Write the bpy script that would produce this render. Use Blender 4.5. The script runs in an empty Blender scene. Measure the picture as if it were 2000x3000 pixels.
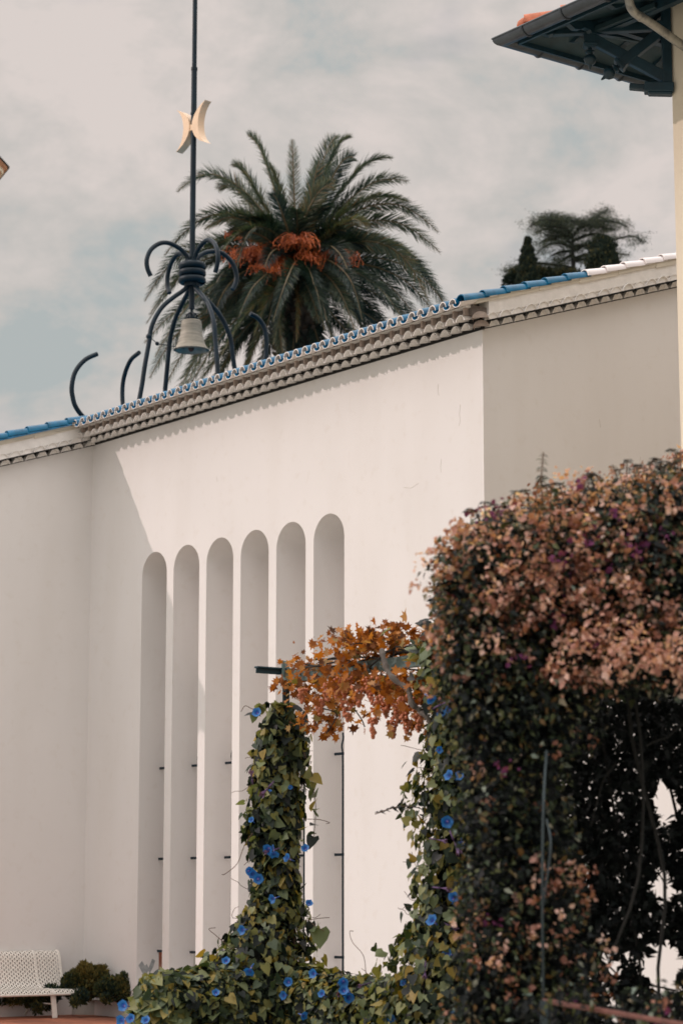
import bpy, math, random
import numpy as np
from math import sin, cos, pi, radians, atan2, sqrt
from mathutils import Vector, Matrix

# ------------------------------------------------------------------ camera, light, exposure
scene = bpy.context.scene
F = 6760.0; HY = 2627.0; TH = math.atan((HY - 1500) / F); EYE = 1.7
cam_d = bpy.data.cameras.new('camera'); cam = bpy.data.objects.new('camera', cam_d)
scene.collection.objects.link(cam); scene.camera = cam
cam.location = (0, 0, EYE); cam.rotation_euler = (pi/2 + TH, 0, 0)
cam_d.sensor_fit = 'VERTICAL'; cam_d.sensor_height = 36; cam_d.sensor_width = 24
cam_d.lens = F / 3000 * 36; cam_d.clip_end = 3000
cam_d.dof.use_dof = True; cam_d.dof.focus_distance = 22.0; cam_d.dof.aperture_fstop = 3.0

KS, KZ = 0.69, 0.74                       # sun: shift along the facade and drop per metre out of it
SUN = Vector((0.8 + .6*KS, .6 - .8*KS, -KZ))
sd = bpy.data.lights.new('sun', 'SUN'); sd.energy = 1.6; sd.angle = radians(.5); sd.color = (1, .82, .77)
so = bpy.data.objects.new('sun', sd); scene.collection.objects.link(so)
so.rotation_euler = SUN.to_track_quat('-Z', 'Y').to_euler(); so.location = (-20, 20, 30)

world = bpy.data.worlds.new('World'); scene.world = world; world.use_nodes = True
nt = world.node_tree; N = nt.nodes; L = nt.links; N.clear()
def nd(t, **k):
    o = N.new(t)
    for a, b in k.items(): setattr(o, a, b)
    return o
wo = nd('ShaderNodeOutputWorld'); bg = nd('ShaderNodeBackground'); bg.inputs[1].default_value = .1
sky = nd('ShaderNodeTexSky', sky_type='NISHITA', sun_disc=False)
sky.sun_elevation = math.atan2(KZ, math.hypot(SUN.x, SUN.y)); sky.sun_rotation = radians(270)
tc = nd('ShaderNodeTexCoord'); mp = nd('ShaderNodeMapping'); mp.inputs['Scale'].default_value = (6.0, 2, 9.0)
mp.inputs['Location'].default_value = (3.1, 0, 1.7)
n1 = nd('ShaderNodeTexNoise'); n1.inputs['Scale'].default_value = 1.75; n1.inputs['Detail'].default_value = 9; n1.inputs['Roughness'].default_value = .6
n1.inputs['Distortion'].default_value = .2
r1 = nd('ShaderNodeValToRGB'); r1.color_ramp.elements[0].position = .37; r1.color_ramp.elements[1].position = .58
r1.color_ramp.elements[0].color = (4.75, 5.15, 5.15, 1); r1.color_ramp.elements[1].color = (7.6, 6.85, 6.5, 1)
em = r1.color_ramp.elements.new(.445); em.color = (6.0, 5.75, 5.5, 1)
n2 = nd('ShaderNodeTexNoise'); n2.inputs['Scale'].default_value = .75; n2.inputs['Detail'].default_value = 4
r2 = nd('ShaderNodeValToRGB'); r2.color_ramp.elements[0].position = .30; r2.color_ramp.elements[1].position = .42
r2.color_ramp.elements[0].color = (.5, .5, .5, 1); r2.color_ramp.elements[1].color = (1, 1, 1, 1)
mx = nd('ShaderNodeMix', data_type='RGBA')
L.new(tc.outputs['Generated'], mp.inputs[0]); L.new(mp.outputs[0], n1.inputs[0]); L.new(mp.outputs[0], n2.inputs[0])
L.new(n1.outputs[0], r1.inputs[0]); L.new(n2.outputs[0], r2.inputs[0])
L.new(r2.outputs[0], mx.inputs[0]); L.new(sky.outputs[0], mx.inputs[6]); L.new(r1.outputs[0], mx.inputs[7])
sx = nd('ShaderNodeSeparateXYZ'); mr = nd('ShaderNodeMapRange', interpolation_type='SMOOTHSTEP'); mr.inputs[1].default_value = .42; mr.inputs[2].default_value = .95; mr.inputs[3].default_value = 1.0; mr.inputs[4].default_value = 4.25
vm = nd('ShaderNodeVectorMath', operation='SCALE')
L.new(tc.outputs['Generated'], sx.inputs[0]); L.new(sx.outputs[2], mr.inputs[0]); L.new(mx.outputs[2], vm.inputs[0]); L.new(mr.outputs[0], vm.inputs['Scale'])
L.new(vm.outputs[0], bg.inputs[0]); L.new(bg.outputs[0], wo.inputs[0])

scene.view_settings.view_transform = 'Standard'; scene.view_settings.look = 'None'
scene.view_settings.exposure = -0.12; scene.view_settings.gamma = 1.0
scene.render.resolution_x = 682; scene.render.resolution_y = 1024

rnd = random.Random(7); rng = np.random.default_rng(11)

# ------------------------------------------------------------------ helpers
def ray(px, py):
    x = px - 1000; u = 1500 - py
    return Vector((x, F*cos(TH) - u*sin(TH), u*cos(TH) + F*sin(TH)))
def at(px, py, Y):
    r = ray(px, py); return Vector((0, 0, EYE)) + r * (Y / r.y)
def ground(px, py, z=0):
    r = ray(px, py); return Vector((0, 0, EYE)) + r * ((z - EYE) / r.z)
D = Vector((.6, -.8, 0)); E = Vector((.8, .6, 0)); NN = -E; Z = Vector((0, 0, 1))
CL = Vector((-3.7845, 34.5, 0))
def W(s, p, z): return CL + D*s + NN*p + Z*z

def link(o, parent=None):
    scene.collection.objects.link(o)
    if parent is not None: o.parent = parent
    return o
def tag(o, label=None, cat=None, group=None, kind=None):
    if label: o['label'] = label
    if cat: o['category'] = cat
    if group: o['group'] = group
    if kind: o['kind'] = kind
    return o
def empty(name, label, cat, loc=(0, 0, 0), group=None):
    o = bpy.data.objects.new(name, None); link(o); o.location = loc; o.empty_display_size = .2
    tag(o, label, cat, group); return o

class MB:
    def __init__(s): s.v = []; s.f = []; s.m = []
    def add(s, vs, fs, m=0):
        b = len(s.v); s.v += [tuple(v) for v in vs]; s.f += [tuple(i + b for i in f) for f in fs]; s.m += [m]*len(fs)
    def box(s, o, ax, ay, az, m=0):       # o = corner, three edge vectors
        o = Vector(o); c = [o, o+ax, o+ax+ay, o+ay]; c += [q+az for q in c]
        s.add(c, [(0,3,2,1), (4,5,6,7), (0,1,5,4), (1,2,6,5), (2,3,7,6), (3,0,4,7)], m)
    def bar(s, a, b, w, h, m=0, up=Z, chamf=0):   # square bar from a to b
        a = Vector(a); b = Vector(b); t = (b-a).normalized(); x = t.cross(up)
        if x.length < 1e-4: x = t.cross(Vector((1, 0, 0)))
        x.normalize(); y = x.cross(t).normalized()
        ring = lambda p, k=1: [p + x*(w/2*k)*i + y*(h/2*k)*j for i, j in ((-1,-1), (1,-1), (1,1), (-1,1))]
        s.add(ring(a)+ring(b), [(3,2,1,0), (4,5,6,7), (0,1,5,4), (1,2,6,5), (2,3,7,6), (3,0,4,7)], m)
    def tube(s, pts, r, seg=8, m=0, caps=True):
        pts = [Vector(p) for p in pts]; n = len(pts)
        rs = r if hasattr(r, '__len__') else [r]*n
        vs = []; x = None
        for i, p in enumerate(pts):
            t = (pts[min(i+1, n-1)] - pts[max(i-1, 0)]).normalized()
            if x is None:
                x = t.cross(Z if abs(t.z) < .9 else Vector((1, 0, 0))).normalized()
            else:
                x = (x - t*x.dot(t)); x.normalize()
            y = t.cross(x)
            vs += [p + (x*cos(2*pi*k/seg) + y*sin(2*pi*k/seg))*rs[i] for k in range(seg)]
        fs = [(i*seg+k, i*seg+(k+1) % seg, (i+1)*seg+(k+1) % seg, (i+1)*seg+k) for i in range(n-1) for k in range(seg)]
        if caps: fs += [tuple(range(seg))[::-1], tuple(range((n-1)*seg, n*seg))]
        s.add(vs, fs, m)
    def lathe(s, c, prof, seg=24, m=0, axis=None):
        c = Vector(c); vs = []
        for r, z in prof: vs += [c + Vector((r*cos(2*pi*k/seg), r*sin(2*pi*k/seg), z)) for k in range(seg)]
        fs = [(i*seg+k, i*seg+(k+1) % seg, (i+1)*seg+(k+1) % seg, (i+1)*seg+k) for i in range(len(prof)-1) for k in range(seg)]
        s.add(vs, fs, m)
    def ball(s, c, r, m=0, seg=10, rings=6, sz=1):
        prof = [(r*max(sin(pi*i/rings), 1e-4), -r*sz*cos(pi*i/rings)) for i in range(rings+1)]
        s.lathe(c, prof, seg, m)
    def build(s, name, mats, parent=None, smooth=False, bevel=0):
        me = bpy.data.meshes.new(name); me.from_pydata(s.v, [], s.f)
        mats = mats if isinstance(mats, (list, tuple)) else [mats]
        for q in mats: me.materials.append(q)
        if len(mats) > 1: me.polygons.foreach_set('material_index', s.m)
        if smooth:
            me.polygons.foreach_set('use_smooth', [True]*len(s.f))
            if smooth != 'full': me.set_sharp_from_angle(angle=radians(40))
        me.update(); o = bpy.data.objects.new(name, me); link(o, parent)
        if bevel:
            b = o.modifiers.new('bevel', 'BEVEL'); b.width = bevel; b.segments = 2; b.limit_method = 'ANGLE'
        return o

def catmull(pts, k=6):
    P = [Vector(p) for p in pts]; P = [P[0]*2-P[1]] + P + [P[-1]*2-P[-2]]; out = []
    for i in range(1, len(P)-2):
        for j in range(k):
            t = j/k; a, b, c, d = P[i-1:i+3]
            out.append(.5*((2*b) + (c-a)*t + (2*a-5*b+4*c-d)*t*t + (3*b-a-3*c+d)*t**3))
    out.append(P[-2]); return out

# ---- materials
def mat(name, col, rough=.7, noise=0, nscale=3, bump=0, bscale=60, col2=None, attr=False, trans=0, metal=0, spec=.5, coat=0, stretch=None, ramp=(.35, .65)):
    m = bpy.data.materials.new(name); m.use_nodes = True; t = m.node_tree; b = t.nodes['Principled BSDF']
    b.inputs['Base Color'].default_value = (*col, 1); b.inputs['Roughness'].default_value = rough
    b.inputs['Metallic'].default_value = metal; b.inputs['Specular IOR Level'].default_value = spec
    b.inputs['Coat Weight'].default_value = coat; b.inputs['Coat Roughness'].default_value = .1
    c = t.nodes.new('ShaderNodeTexCoord'); last = None
    vec = c.outputs['Object']
    if stretch:
        mpp = t.nodes.new('ShaderNodeMapping'); mpp.inputs['Scale'].default_value = stretch
        t.links.new(vec, mpp.inputs[0]); vec = mpp.outputs[0]
    if attr:                                   # per-leaf colour variation
        a = t.nodes.new('ShaderNodeAttribute'); a.attribute_name = 'tint'
        r = t.nodes.new('ShaderNodeValToRGB'); cr = r.color_ramp
        while len(cr.elements) < len(attr): cr.elements.new(.5)
        for i, (pos, cc) in enumerate(attr):
            cr.elements[i].position = pos
        for i, (pos, cc) in enumerate(attr): cr.elements[i].color = (*cc, 1)
        t.links.new(a.outputs['Fac'], r.inputs[0]); last = r.outputs[0]
    elif noise or col2:
        n = t.nodes.new('ShaderNodeTexNoise'); n.inputs['Scale'].default_value = nscale; n.inputs['Detail'].default_value = 8
        n.inputs['Roughness'].default_value = .6
        r = t.nodes.new('ShaderNodeValToRGB'); c2 = col2 or tuple(x*(1-noise) for x in col)
        r.color_ramp.elements[0].position = ramp[0]; r.color_ramp.elements[1].position = ramp[1]
        r.color_ramp.elements[0].color = (*c2, 1); r.color_ramp.elements[1].color = (*col, 1)
        t.links.new(vec, n.inputs[0]); t.links.new(n.outputs[0], r.inputs[0]); last = r.outputs[0]
    if last: t.links.new(last, b.inputs['Base Color'])
    if bump:
        n = t.nodes.new('ShaderNodeTexNoise'); n.inputs['Scale'].default_value = bscale; n.inputs['Detail'].default_value = 5
        u = t.nodes.new('ShaderNodeBump'); u.inputs['Strength'].default_value = bump; u.inputs['Distance'].default_value = .01
        t.links.new(vec, n.inputs[0]); t.links.new(n.outputs[0], u.inputs['Height']); t.links.new(u.outputs[0], b.inputs['Normal'])
    if trans:
        tr = t.nodes.new('ShaderNodeBsdfTranslucent'); mxs = t.nodes.new('ShaderNodeMixShader'); mxs.inputs[0].default_value = trans
        if last:
            g = t.nodes.new('ShaderNodeMix'); g.data_type = 'RGBA'; g.blend_type = 'MULTIPLY'; g.inputs[0].default_value = 1
            g.inputs[7].default_value = (1.7, 1.5, .55, 1) if trans < .45 else (1.5, 1.2, .8, 1)
            t.links.new(last, g.inputs[6]); t.links.new(g.outputs[2], tr.inputs[0])
        else: tr.inputs[0].default_value = (*col, 1)
        t.links.new(b.outputs[0], mxs.inputs[1]); t.links.new(tr.outputs[0], mxs.inputs[2])
        t.links.new(mxs.outputs[0], t.nodes['Material Output'].inputs[0])
    return m

def wall_mat(name, col, stain):
    m = mat(name, col, .85, bump=.25, bscale=90); t = m.node_tree; b = t.nodes['Principled BSDF']
    c = t.nodes.new('ShaderNodeTexCoord')
    def nz(sc, stretch, p0, p1, c0, c1, det=6):
        mpp = t.nodes.new('ShaderNodeMapping'); mpp.inputs['Scale'].default_value = stretch
        n = t.nodes.new('ShaderNodeTexNoise'); n.inputs['Scale'].default_value = sc; n.inputs['Detail'].default_value = det
        r = t.nodes.new('ShaderNodeValToRGB'); r.color_ramp.elements[0].position = p0; r.color_ramp.elements[1].position = p1
        r.color_ramp.elements[0].color = (*c0, 1); r.color_ramp.elements[1].color = (*c1, 1)
        t.links.new(c.outputs['Object'], mpp.inputs[0]); t.links.new(mpp.outputs[0], n.inputs[0]); t.links.new(n.outputs[0], r.inputs[0]); return r.outputs[0]
    a = nz(.55, (1, 1, 1), .3, .7, tuple(x*.955 for x in col), col)
    s = nz(1.1, (1.4, 1.4, .30), .30, .55, stain, (1, 1, 1), 9)
    k = nz(7, (1, 1, 1), .25, .42, (.965, .955, .94), (1, 1, 1), 10)
    o = a
    for q in (s, k):
        g = t.nodes.new('ShaderNodeMix'); g.data_type = 'RGBA'; g.blend_type = 'MULTIPLY'; g.inputs[0].default_value = 1
        t.links.new(o, g.inputs[6]); t.links.new(q, g.inputs[7]); o = g.outputs[2]
    t.links.new(o, b.inputs['Base Color']); return m

M = {}
M['wall'] = wall_mat('white_wall_paint', (.785, .762, .750), (.965, .96, .95))
M['wall_cream'] = wall_mat('cream_wall_paint', (.78, .70, .57), (.93, .90, .86))
M['tilewhite'] = mat('white_painted_tile', (.84, .81, .78), .6, noise=.12, nscale=9, bump=.2, bscale=120)
M['fascia'] = mat('weathered_mortar', (.20, .165, .145), .9, noise=.45, nscale=14, bump=.6, bscale=90)
M['post_mortar'] = mat('pinkish_mortar', (.42, .34, .295), .9, noise=.25, nscale=14, bump=.4, bscale=90)
M['hollow'] = mat('shade_darkened_clay', (.02, .019, .02), .95, noise=.4, nscale=20)  # unpainted clay, with the shade of the tile hollows put into its colour
M['blue'] = mat('blue_glaze', (.002, .15, .30), .36, noise=.4, nscale=7, spec=.28, coat=.05)
M['glazewhite'] = mat('white_glaze', (.78, .72, .72), .25, noise=.08, nscale=6, coat=.5)
M['rim'] = mat('white_tile_rim', (.84, .78, .74), .45, noise=.1, nscale=30)
M['iron'] = mat('blue_black_iron_paint', (.006, .022, .036), .46, noise=.45, nscale=5, bump=.15, bscale=60, spec=.28)
M['gold'] = mat('pale_gilded_wood', (.86, .62, .42), .42, noise=.1, nscale=7, spec=.5)
M['bell'] = mat('weathered_bell_bronze', (.36, .33, .27), .6, noise=.35, nscale=4, stretch=(1, 1, 9), bump=.2, bscale=14, metal=.15)
M['bellin'] = mat('bell_inside', (.50, .42, .35), .7, noise=.3, nscale=9)
M['clapper'] = mat('rusty_clapper', (.20, .07, .045), .7, noise=.4, nscale=20)
M['terracotta'] = mat('terracotta_paving', (.40, .13, .065), .8, col2=(.22, .085, .05), nscale=1.4, bump=.3, bscale=30)
M['rooftile'] = mat('orange_roof_tile', (.55, .17, .085), .7, noise=.35, nscale=8, bump=.3, bscale=40)
M['tealwood'] = mat('teal_painted_timber', (.007, .036, .055), .5, noise=.4, nscale=6, bump=.2, bscale=50)
M['tealwood_light'] = mat('faded_teal_boards', (.014, .045, .056), .6, noise=.4, nscale=5, bump=.2, bscale=50)
M['zinc'] = mat('grey_zinc', (.085, .10, .115), .34, noise=.35, nscale=5, metal=.55, spec=.5)
M['pipe'] = mat('pale_zinc_pipe', (.34, .33, .29), .45, col2=(.12, .12, .12), nscale=9, metal=.35, ramp=(.3, .55))
M['pergola'] = mat('green_painted_steel', (.16, .24, .22), .5, col2=(.06, .11, .12), nscale=8, bump=.2, bscale=60)
M['pergola_dark'] = mat('dark_teal_steel', (.008, .045, .065), .45, noise=.4, nscale=9)
M['benchwhite'] = mat('white_bench_enamel', (.80, .76, .70), .4, noise=.12, nscale=12)
M['planter'] = mat('stained_render', (.50, .48, .44), .9, col2=(.24, .24, .23), nscale=2.2, bump=.4, bscale=40, stretch=(1, 1, .5))
M['soil'] = mat('soil', (.05, .035, .025), .95, noise=.5, nscale=9)
M['bark'] = mat('grey_bark', (.13, .11, .095), .9, noise=.5, nscale=14, bump=.8, bscale=50, stretch=(1, 1, .4))
M['palmbark'] = mat('palm_bark', (.07, .045, .03), .95, noise=.6, nscale=8, bump=1, bscale=20)
M['darkbark'] = mat('dark_bark', (.018, .018, .016), .95, noise=.4, nscale=3)
M['palestem'] = mat('pale_stem', (.035, .055, .062), .8, noise=.4, nscale=12)
M['rail'] = mat('rusty_pink_rail', (.17, .065, .05), .7, noise=.4, nscale=14, bump=.3)
M['rust'] = mat('rust_streak', (.30, .09, .05), .9, col2=(.52, .36, .29), nscale=3, stretch=(6, 6, .5))
M['stain'] = mat('grey_stain', (.62, .60, .55), .9, noise=.15, nscale=5)
M['patch'] = mat('bare_plaster', (.40, .42, .43), .9, noise=.3, nscale=20)
M['heart'] = mat('morning_glory_leaf', (.1, .1, .1), .5, attr=[(0, (.002, .005, .005)), (.22, (.006, .014, .011)), (.45, (.034, .058, .030)), (.66, (.16, .20, .10)), (.88, (.23, .22, .07)), (1, (.30, .21, .045))], trans=.3, spec=.4)  # darkest stops stand in for shade between leaves, brighter ones for sunlit leaves
M['grape'] = mat('autumn_grape_leaf', (.1, .1, .1), .6, attr=[(0, (.06, .025, .012)), (.35, (.24, .075, .012)), (.7, (.42, .15, .018)), (.9, (.40, .22, .10)), (1, (.14, .13, .03))], trans=.35, spec=.3)
M['berry'] = mat('red_grape', (.58, .19, .09), .3, noise=.35, nscale=30, spec=.5)
M['bleaf'] = mat('bougainvillea_leaf', (.1, .1, .1), .55, attr=[(0, (.002, .004, .005)), (.45, (.006, .012, .010)), (.68, (.034, .052, .024)), (.82, (.09, .10, .04)), (.90, (.16, .085, .03)), (1, (.20, .27, .23))], trans=.12, spec=.25)  # near-black stops stand in for shade, the pale last stop for leaf glints
M['bract'] = mat('dry_bougainvillea_bract', (.1, .1, .1), .75, attr=[(0, (.17, .065, .04)), (.35, (.42, .22, .18)), (.7, (.68, .46, .40)), (.94, (.84, .66, .60)), (.95, (.12, .03, .09)), (1, (.18, .05, .13))], trans=.30, spec=.15)
M['frond'] = mat('palm_leaflet', (.1, .1, .1), .34, attr=[(0, (.006, .022, .021)), (.4, (.020, .052, .044)), (.66, (.10, .15, .105)), (.93, (.21, .17, .075)), (1, (.30, .13, .04))], trans=.16, spec=.6)  # dark and pale stops also paint in shade and sunlit highlights
M['rachis'] = mat('palm_rachis', (.17, .125, .06), .5, noise=.3, nscale=3)
M['fruitstalk'] = mat('orange_fruit_stalk', (.66, .15, .025), .5, col2=(.22, .04, .012), nscale=2.5)
M['cedar'] = mat('cedar_needles', (.1, .1, .1), .7, attr=[(0, (.012, .028, .026)), (.6, (.035, .055, .042)), (1, (.09, .095, .05))], trans=.1, spec=.3)
M['cypress'] = mat('cypress_foliage', (.1, .1, .1), .8, attr=[(0, (.006, .016, .014)), (.6, (.022, .034, .022)), (1, (.075, .07, .03))], trans=.05, spec=.2)
M['shrub'] = mat('coastal_shrub', (.1, .1, .1), .7, attr=[(0, (.010, .028, .026)), (.4, (.055, .070, .026)), (1, (.22, .17, .05))], trans=.15, spec=.3)
M['twig'] = mat('brown_twig', (.13, .075, .045), .8, noise=.3)
M['moulding'] = mat('ochre_moulding', (.52, .27, .16), .8, noise=.25, nscale=2)

# petal material: blue funnel with pale throat and darker star, shaped by distance from the flower's axis
def flower_mat():
    m = mat('blue_petal', (.03, .14, .55), .5); t = m.node_tree; b = t.nodes['Principled BSDF']
    c = t.nodes.new('ShaderNodeTexCoord'); le = t.nodes.new('ShaderNodeVectorMath'); le.operation = 'LENGTH'
    r = t.nodes.new('ShaderNodeValToRGB'); cr = r.color_ramp
    for i, (p, cc) in enumerate([(0, (.75, .62, .70)), (.006, (.6, .5, .7)), (.013, (.10, .14, .60)), (.032, (.018, .13, .46)), (.045, (.03, .17, .50))]):
        if i > 1: cr.elements.new(p)
        cr.elements[i].position = p
    for i, cc in enumerate([(.75, .62, .70), (.55, .45, .65), (.09, .12, .52), (.008, .10, .36), (.02, .16, .46)]): cr.elements[i].color = (*cc, 1)
    t.links.new(c.outputs['Object'], le.inputs[0]); t.links.new(le.outputs['Value'], r.inputs[0])
    t.links.new(r.outputs[0], b.inputs['Base Color'])
    tr = t.nodes.new('ShaderNodeBsdfTranslucent'); ms = t.nodes.new('ShaderNodeMixShader'); ms.inputs[0].default_value = .3
    t.links.new(r.outputs[0], tr.inputs[0]); t.links.new(b.outputs[0], ms.inputs[1]); t.links.new(tr.outputs[0], ms.inputs[2])
    t.links.new(ms.outputs[0], t.nodes['Material Output'].inputs[0]); return m
M['petal'] = flower_mat()
M['petal_old'] = mat('faded_purple_petal', (.16, .09, .22), .6, noise=.3, nscale=30, trans=.3)

# perforated sheet for the bench: real see-through slots
def perforated():
    m = bpy.data.materials.new('perforated_white_metal'); m.use_nodes = True; t = m.node_tree; b = t.nodes['Principled BSDF']
    b.inputs['Base Color'].default_value = (.80, .76, .70, 1); b.inputs['Roughness'].default_value = .4
    uv = t.nodes.new('ShaderNodeUVMap'); sp = t.nodes.new('ShaderNodeSeparateXYZ'); t.links.new(uv.outputs[0], sp.inputs[0])
    def ma(op, a, b_=None):
        n = t.nodes.new('ShaderNodeMath'); n.operation = op
        for i, q in enumerate((a, b_)):
            if q is None: continue
            if isinstance(q, (int, float)): n.inputs[i].default_value = q
            else: t.links.new(q, n.inputs[i])
        return n.outputs[0]
    u = ma('DIVIDE', sp.outputs[0], .037); v = ma('DIVIDE', sp.outputs[1], .062)
    row = ma('FLOOR', u); v2 = ma('ADD', v, ma('MULTIPLY', ma('MODULO', row, 2.0), .5))
    fu = ma('ABSOLUTE', ma('SUBTRACT', ma('FRACT', u), .5)); fv = ma('ABSOLUTE', ma('SUBTRACT', ma('FRACT', v2), .5))
    q = ma('ADD', ma('POWER', ma('DIVIDE', fu, .27), 2.0), ma('POWER', ma('DIVIDE', fv, .33), 2.0))
    hole = ma('LESS_THAN', q, 1.0)
    tr = t.nodes.new('ShaderNodeBsdfTransparent'); ms = t.nodes.new('ShaderNodeMixShader')
    t.links.new(hole, ms.inputs[0]); t.links.new(b.outputs[0], ms.inputs[1]); t.links.new(tr.outputs[0], ms.inputs[2])
    t.links.new(ms.outputs[0], t.nodes['Material Output'].inputs[0]); return m
M['perf'] = perforated()

# ---- leaf scattering (numpy)
HEART = (np.array([(0,0,0), (0,1,-.10), (-.30,-.16,.03), (-.50,.10,.08), (-.36,.50,.05), (.30,-.16,.03), (.50,.10,.08), (.36,.50,.05), (0,.42,-.03)]),
         [(0,2,3,8), (8,3,4,1), (0,8,6,5), (8,1,7,6)])
GRAPE = (np.array([(0,0,0), (-.30,-.22,.05), (-.34,.10,.0), (-.62,.22,.12), (-.30,.42,-.02), (-.34,.74,.1), (-.10,.60,0), (0,1.0,-.12),
                   (.10,.60,0), (.34,.74,.1), (.30,.42,-.02), (.62,.22,.12), (.34,.10,0), (.30,-.22,.05), (0,.35,-.06)]),
         [(0,1,2,14), (14,2,3,4), (14,4,5,6), (14,6,7,8), (14,8,9,10), (14,10,11,12), (14,12,13,0)])
OVAL = (np.array([(0,0,0), (-.28,.35,.08), (0,1,-.15), (.28,.35,.08), (0,.45,-.05)]), [(0,1,4), (4,1,2), (0,4,3), (4,2,3)])
BRACT = (np.array([(0,0,0), (-.42,.42,.16), (-.22,.82,.10), (0,1,.0), (.22,.82,.10), (.42,.42,.16), (0,.5,-.10)]),
         [(0,6,1), (6,2,1), (6,3,2), (6,4,3), (6,5,4), (6,0,5)])
NEEDLE = (np.array([(-.07,0,0), (.07,0,0), (0,1,-.08)]), [(0,1,2)])
def nrm(a): return a / (np.linalg.norm(a, axis=1, keepdims=True) + 1e-9)
def scatter(name, tpl, pos, axis, normal, size, tint, material, parent=None):
    tv, tf = tpl; n = len(pos); k = len(tv)
    y = nrm(axis); x = nrm(np.cross(y, normal)); z = np.cross(x, y)
    R = np.stack([x, y, z], axis=1)
    V = pos[:, None, :] + np.einsum('kj,njl->nkl', tv, R) * size[:, None, None]
    V = V.reshape(-1, 3)
    tl = np.array([len(f) for f in tf]); base = np.concatenate([np.array(f) for f in tf])
    idx = (base[None, :] + (np.arange(n)*k)[:, None]).ravel()
    totals = np.tile(tl, n); starts = np.concatenate([[0], np.cumsum(totals)[:-1]])
    me = bpy.data.meshes.new(name); me.vertices.add(len(V)); me.vertices.foreach_set('co', V.ravel())
    me.loops.add(len(idx)); me.loops.foreach_set('vertex_index', idx.astype(np.int32))
    me.polygons.add(len(totals)); me.polygons.foreach_set('loop_start', starts.astype(np.int32)); me.polygons.foreach_set('loop_total', totals.astype(np.int32))
    at_ = me.attributes.new('tint', 'FLOAT', 'FACE'); at_.data.foreach_set('value', np.repeat(np.clip(tint, 0, 1), len(tf)).astype(np.float32))
    me.materials.append(material); me.update(calc_edges=True); me.validate()
    o = bpy.data.objects.new(name, me); link(o, parent); return o
def leaves(name, tpl, pos, out, size, material, parent, droop=.6, rand=.5, tint=None, sj=.3):
    """leaves lying like shingles on a surface whose outward direction is `out`"""
    n = len(pos); r = rng.normal(size=(n, 3))
    normal = nrm(out + np.array([0, 0, .35]) + r*rand)
    ax = np.tile([0, 0, -droop], (n, 1)) + rng.normal(size=(n, 3))*.6 + out*.35
    ax = ax - normal*np.sum(ax*normal, axis=1, keepdims=True)
    sz = size*(1 + rng.normal(size=n)*sj); sz = np.clip(sz, size*.35, size*1.8)
    t = rng.random(n) if tint is None else tint
    return scatter(name, tpl, pos, ax, normal, sz, t, material, parent)
# ==================================================================  SETTING
g = MB(); g.add([(-900,-300,0), (900,-300,0), (900,2500,0), (-900,2500,0)], [(0,1,2,3)])
tag(g.build('ground', mat('grey_gravel', (.42, .40, .36), .95, col2=(.24, .24, .19), nscale=2.5, bump=.5, bscale=60)), kind='structure')
g = MB(); ta = ground(-900, 2990); g.add([CL+D*a_+NN*b_+Z*.004 for a_, b_ in ((-8,4.6), (-8,-.02), (3.2,-.02), (3.2,4.6))], [(0,1,2,3)])
gm = mat('terracotta_tiles', (.42, .135, .065), .8); t = gm.node_tree; b = t.nodes['Principled BSDF']
c = t.nodes.new('ShaderNodeTexCoord'); mpp = t.nodes.new('ShaderNodeMapping'); mpp.inputs['Rotation'].default_value = (0, 0, radians(37)); br = t.nodes.new('ShaderNodeTexBrick')
br.inputs['Scale'].default_value = 3.2; br.inputs['Mortar Size'].default_value = .012; br.inputs['Color1'].default_value = (.44, .15, .08, 1); br.inputs['Color2'].default_value = (.33, .11, .06, 1); br.inputs['Mortar'].default_value = (.16, .09, .06, 1); br.offset = 0
n = t.nodes.new('ShaderNodeTexNoise'); n.inputs['Scale'].default_value = 1.1; n.inputs['Detail'].default_value = 8
r = t.nodes.new('ShaderNodeValToRGB'); r.color_ramp.elements[0].position = .3; r.color_ramp.elements[0].color = (.45, .42, .4, 1); r.color_ramp.elements[1].position = .55; r.color_ramp.elements[1].color = (1, 1, 1, 1)
gg = t.nodes.new('ShaderNodeMix'); gg.data_type = 'RGBA'; gg.blend_type = 'MULTIPLY'; gg.inputs[0].default_value = 1
t.links.new(c.outputs['Object'], mpp.inputs[0]); t.links.new(mpp.outputs[0], br.inputs[0]); t.links.new(c.outputs['Object'], n.inputs[0]); t.links.new(n.outputs[0], r.inputs[0])
t.links.new(br.outputs[0], gg.inputs[6]); t.links.new(r.outputs[0], gg.inputs[7]); t.links.new(gg.outputs[2], b.inputs['Base Color'])
tag(g.build('terrace', gm), kind='structure')

# ------------------------------------------------------------------ the chapel
SL = .318                                   # roof slope (rise per metre away from the courtyard)
ZT = 8.474                                  # wall top at the facade
SR = 9.147                                  # right corner of the facade
PB = -7.0                                   # ridge line
PW = 4.10                                   # the left wing comes this far forward
def zt(p): return ZT - SL*p
chapel = empty('chapel', 'white chapel with six tall arched niches and a blue tiled eave', 'chapel', W(4.5, -2, 0))
def child(o):
    o.parent = chapel; o.matrix_parent_inverse = Matrix.Translation(-Vector(chapel.location)); return o
NS, NP, NW, NZ0, NTOP, NDEP = 1.472, .8455, .668, .5, 6.625, .62
wall = MB()
nx = [(NS + NP*k, NS + NP*k + NW) for k in range(6)]
wall.add([W(0,0,-.2), W(nx[0][0],0,-.2), W(nx[0][0],0,ZT), W(0,0,ZT)], [(0,1,2,3)])
for k in range(5): wall.add([W(nx[k][1],0,-.2), W(nx[k+1][0],0,-.2), W(nx[k+1][0],0,ZT), W(nx[k][1],0,ZT)], [(0,1,2,3)])
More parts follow.
